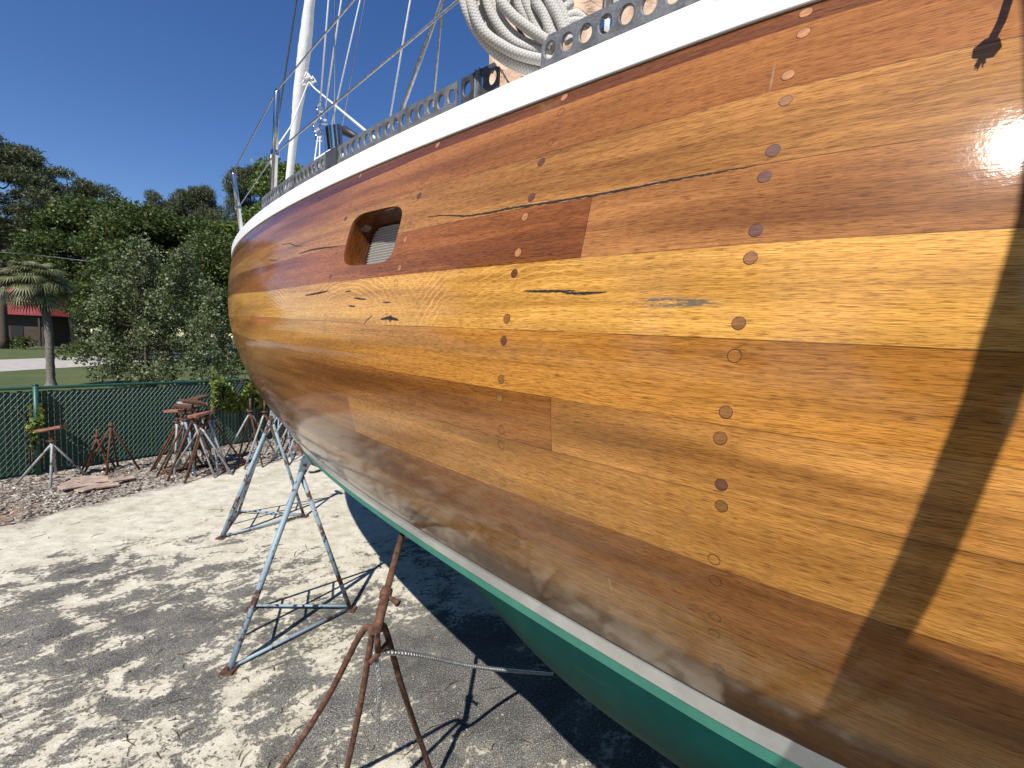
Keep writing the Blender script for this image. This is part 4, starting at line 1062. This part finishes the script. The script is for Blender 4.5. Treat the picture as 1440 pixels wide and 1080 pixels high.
LM = {'shrub': leaf_mat('leaf_grey_green', (.050, .072, .024), (.125, .155, .062), (.26, .285, .155)), 'oak': leaf_mat('leaf_deep_green', (.026, .046, .009), (.066, .096, .021), (.155, .185, .052)), 'pine': leaf_mat('pine_needles', (.034, .046, .016), (.075, .090, .036), (.15, .16, .08), .18),
      'bright': leaf_mat('leaf_bright_green', (.04, .08, .010), (.11, .165, .025), (.21, .26, .06)), 'vine': leaf_mat('leaf_yellow_green', (.06, .10, .015), (.15, .20, .03), (.30, .34, .07))}
big = make_tree('broadleaf_tree', 'bush', 5.2, 5.7, LM['shrub'], .085, 1500, 'grey green leafy tree with several stems just behind the green fence', None, 5, .16); put(big, 217, 16.4)
OAKS = 'trees of the wood beyond the road'
def wood_tree(name, kind, u, topv, Y, w, mat, size, per, label, rz=0., trunk=.3, proto=None):
    h = hgt(topv, u, Y)
    if proto is None: o = make_tree(name, kind, h, w, mat, size, per, label, OAKS, 1, trunk)
    else:
        o = copy_tree(proto); o['label'] = label; k = h/proto['height']; o.scale = (k*w/proto['width']/k, k*w/proto['width']/k, k)
    p = at(u, 470, Y); o.location = (p[0], p[1], 0); o.rotation_euler = (0, 0, rz)
    if proto is None: o['height'] = h; o['width'] = w
    return o
pA = wood_tree('pine_tree', 'pine', 5, 188, 42, 11, LM['pine'], .34, 800, 'tallest dark pine, cut by the left border', 0, .35)
pB = wood_tree('pine_tree', 'umbrella', 108, 236, 44, 9.6, LM['pine'], .34, 800, 'flat topped umbrella shaped pine right of the tallest pine', 0, .3)
pC = wood_tree('pine_tree', 'pine', 278, 262, 46, 6.5, LM['pine'], .34, 800, 'rounded dark pine at the right of the wood, beside the bow', 1.2, .3, pA)
pD = wood_tree('pine_tree', 'umbrella', 225, 268, 50, 7.5, LM['pine'], .34, 800, 'low pine top showing between the umbrella pine and the rounded pine', .6, .3, pB)
pE = wood_tree('pine_tree', 'pine', 352, 226, 40, 5.2, LM['pine'], .4, 300, 'dark pine standing behind the bow, seen between the stanchions', 2.2, .3, pA)
oA = wood_tree('oak_tree', 'oak', 160, 276, 37, 9.5, LM['oak'], .19, 800, 'wide deep green oak in the middle of the wood, below the umbrella pine', 0, .4)
oB = wood_tree('oak_tree', 'oak', 235, 292, 33, 9.0, LM['oak'], .19, 800, 'deep green oak directly above the grey green leafy tree', 1., .4, oA)
oC = wood_tree('oak_tree', 'oak', 60, 318, 62, 15, LM['oak'], .3, 330, 'deep green oak behind the palm', 2., .4, oA)
oD = wood_tree('oak_tree', 'oak', 310, 330, 31, 7.5, LM['oak'], .3, 330, 'deep green oak beside the bow of the boat', 3., .4, oA)
oE = wood_tree('oak_tree', 'oak', 425, 204, 34, 7.5, LM['bright'], .19, 800, 'bright green oak seen above the rail behind the furled sail', 0, .4)
oF = wood_tree('oak_tree', 'oak', -70, 330, 62, 17, LM['oak'], .3, 330, 'deep green oak outside the left border beside the tallest pine', 4., .4, oA)
oG = wood_tree('oak_tree', 'oak', 345, 300, 36, 8, LM['bright'], .3, 330, 'bright green low oak right behind the bow stanchion', 1., .4, oE)
for k in range(7):
    o = wood_tree('oak_tree', 'oak', -20+62*k, 372+8*(k % 3), 64+2*(k % 2), 15, LM['oak'], .3, 330, 'dark tree deep in the wood behind the front oaks', k*1.1, .4, oA)
for k in range(9):                                   # unseen trees added on the viewer's side: darker reflections in the varnish, less fill light
    th = R(118+31*k); o = copy_tree(oA if k % 3 else oE); o.location = (19*math.cos(th)*(1+.12*(k % 2)), 19*math.sin(th)*(1+.1*(k % 3)), 0) if abs(math.cos(th)) < .98 or True else (0, 0, 0)
    if k == 0 or o.location.y > 3: o.location = (-26, -2, 0) if k == 0 else (24, 6, 0)
    o.rotation_euler = (0, 0, k*1.3); o.scale = (.9, .9, .95); o['label'] = 'unseen green tree added on the viewer side to darken what the hull mirrors'; o['group'] = 'unseen trees added behind the viewer'
# palm
def palm():
    Y = 15.3; b = gp(72, 545); hb = hgt(388, 55, Y); root = empty('palm_tree', b, 0, 'palm with drooping fronds and a rough grey trunk at the far left', 'tree'); top = np.array([-.42, 0, hb])
    mb = MB(); P = smooth_path([(0, 0, -.02), (.0, 0, .5), (-.05, 0, hb*.6), top], 30); rr = [.19 if i < 2 else .19-.085*min(1, (i-1)/6)+.014*(i % 2) for i in range(30)]; mb.tube(P, rr, 12); mb.build('trunk', simple('palm_trunk', (.17, .15, .135), .95, vary=.35, scale=18, bump=.8), root, True)
    mb = MB()
    for k in range(60):
        a = rng.random()*2*math.pi; el = R(-50+125*rng.random()); L_ = .80+.32*rng.random(); d = np.array([math.cos(a)*math.cos(el), math.sin(a)*math.cos(el), math.sin(el)]); st_ = [top+d*L_*.62*t_+np.array([0, 0, -.28*t_*t_]) for t_ in np.linspace(0, 1, 5)]
        mb.tube(st_, [.016, .014, .011, .009, .007], 4); e = st_[-1]; ax = e-st_[-2]; x, y, dd = frame_of(ax)
        for j in range(20):                                          # fan of drooping blades
            th = R(-95+190*j/19); dr = dd*math.cos(th)+x*math.sin(th); ln = L_*.50*(.75+.25*math.cos(th)); p1 = e+dr*ln*.55+y*.02; p2 = e+dr*ln+np.array([0, 0, -.22*ln]); wv = np.cross(dr, y)*.022
            mb.add([e, p1+wv, p2, p1-wv], [(0, 1, 2, 3)])
    mb.build('crown', leaf_mat('palm_frond', (.055, .065, .025), (.13, .14, .06), (.26, .26, .14), .2), root)
palm()
# vine on the fence and creeper on the post
def vine(a0, a1, z0, z1, n, label, size):
    o0 = F0+FD*((a0+a1)/2); root = empty('climbing_vine', o0, 0, label, 'vine'); k = rng.random((n, 3)); cx = rng.random((26, 2))
    cc = cx[rng.integers(0, 26, n)]; al = np.clip(cc[:, 0]+rng.normal(size=n)*.09, 0, 1); zz = np.clip((cc[:, 1]**.7+rng.normal(size=n)*.13)*(.72+.30*np.sin(al*9+1)), 0, 1.05)
    P = F0+np.outer(a0+(a1-a0)*al, FD)+np.outer(.03+.12*k[:, 0]*(.4+zz), FNC)+np.outer(z0+(z1-z0)*zz, UP); D = rng.normal(size=(n, 3))+FNC*.3+UP*-.3
    leaves(P, D, size, .42, 'leaves', LM['vine'], root, o0)
    mb = MB()
    for i in range(10):
        a = a0+(a1-a0)*rng.random(); P = [F0+FD*(a+.02*j*rng.normal())+FNC*.03+UP*(z0*.2+(z1-z0*.2)*j/4) for j in range(5)]; mb.tube(P, .006, 5)
    mb.build('stems', bark, root, True, o0)
A_ = lambda u, v: float((gp(u, v)-F0)@FD)
vine(A_(296, 630), A_(352, 622)+.4, .62, 1.24, 1500, 'yellow green vine spilling over the fence top beside the bow', .075)
vine(A_(44, 671), A_(64, 668), .40, .92, 150, 'thin yellow green creeper on the fence post behind the lone jack stand', .055)
# low shrubs by the far house
def shrub(u, v, Y, r, label):
    p = at(u, v, Y); root = empty('shrub', (p[0], p[1], 0), 0, label, 'shrub', 'shrubs across the road'); cl = [(np.array([rng.normal()*r*.5, rng.normal()*r*.5, r*(.35+.5*rng.random())]), (r*.5, r*.5, r*.45)) for _ in range(9)]; P, D = fill_clumps(cl, 160); leaves(P, D, .22, .36, 'leaves', LM['oak'], root)
    mb = MB(); mb.tube([(0, 0, 0), (0, 0, r)], .06, 6); mb.build('stem', bark, root)
shrub(35, 470, 43, 1.0, 'dark round shrub in front of the red roofed house'); shrub(12, 470, 44, .8, 'small dark shrub at the far left before the house'); shrub(110, 480, 30, 1.1, 'dark shrub across the road right of the palm'); shrub(322, 480, 24, 1.0, 'green shrub beside the road next to the bow')
# house with a red roof
def house():
    Y = 50; p = at(42, 470, Y); ze = hgt(441, 20, Y); zt = hgt(412, -40, Y); root = empty('house', (p[0]-7, p[1]+4, 0), .15, 'low brown house with a red metal roof far left behind the palm', 'house')
    br = simple('brown_siding', (.05, .032, .024), .8, vary=.2, scale=3); rm = NT('red_roof'); q = rm.obj(); rm.set(Base_Color=rm.mix(rm.step(rm.noise(q, 1.5, 4), .3, .7), (.17, .022, .022, 1), (.26, .04, .038, 1)), Roughness=.5)
    mb = MB(); mb.box((0, 0, ze/2), (13, 7, ze)); w_ = mb.build('wall', br, root)
    mb = MB(); a, b = 7.4, 4.4; V = [(-a, -b, ze-.1), (a, -b, ze-.1), (a, b, ze-.1), (-a, b, ze-.1), (-a+4, 0, zt+1.2), (a-4, 0, zt+1.2), (-a, -b, ze), (a, -b, ze), (a, b, ze), (-a, b, ze)]
    mb.add(V, [(3, 2, 1, 0), (0, 1, 7, 6), (1, 2, 8, 7), (2, 3, 9, 8), (3, 0, 6, 9), (6, 7, 5, 4), (7, 8, 5), (8, 9, 4, 5), (9, 6, 4)]); mb.build('roof', rm.m, root)
    for x in (-6.6, -2.2, 2.2, 6.6): mb = MB(); mb.box((x, -4.1, (ze-.1)/2), (.18, .18, ze-.1)); mb.build('porch_post', br, root)
    for x in (-4, 0, 4): mb = MB(); mb.box((x, -3.52, 1.5), (1.2, .06, 1.3)); mb.build('window', M['glass_dark'], root)
house()
mb = MB(); P = [at(-60, 352, 26)+UP*0, at(20, 356, 27), at(70, 361, 28), at(230, 380, 30)]; mb.tube(smooth_path(P, 12), .02, 5); o = mb.build('power_line', M['dark_wire'], None, True, P[0]); tag(o, 'thin sagging power line crossing in front of the wood at left', 'cable')
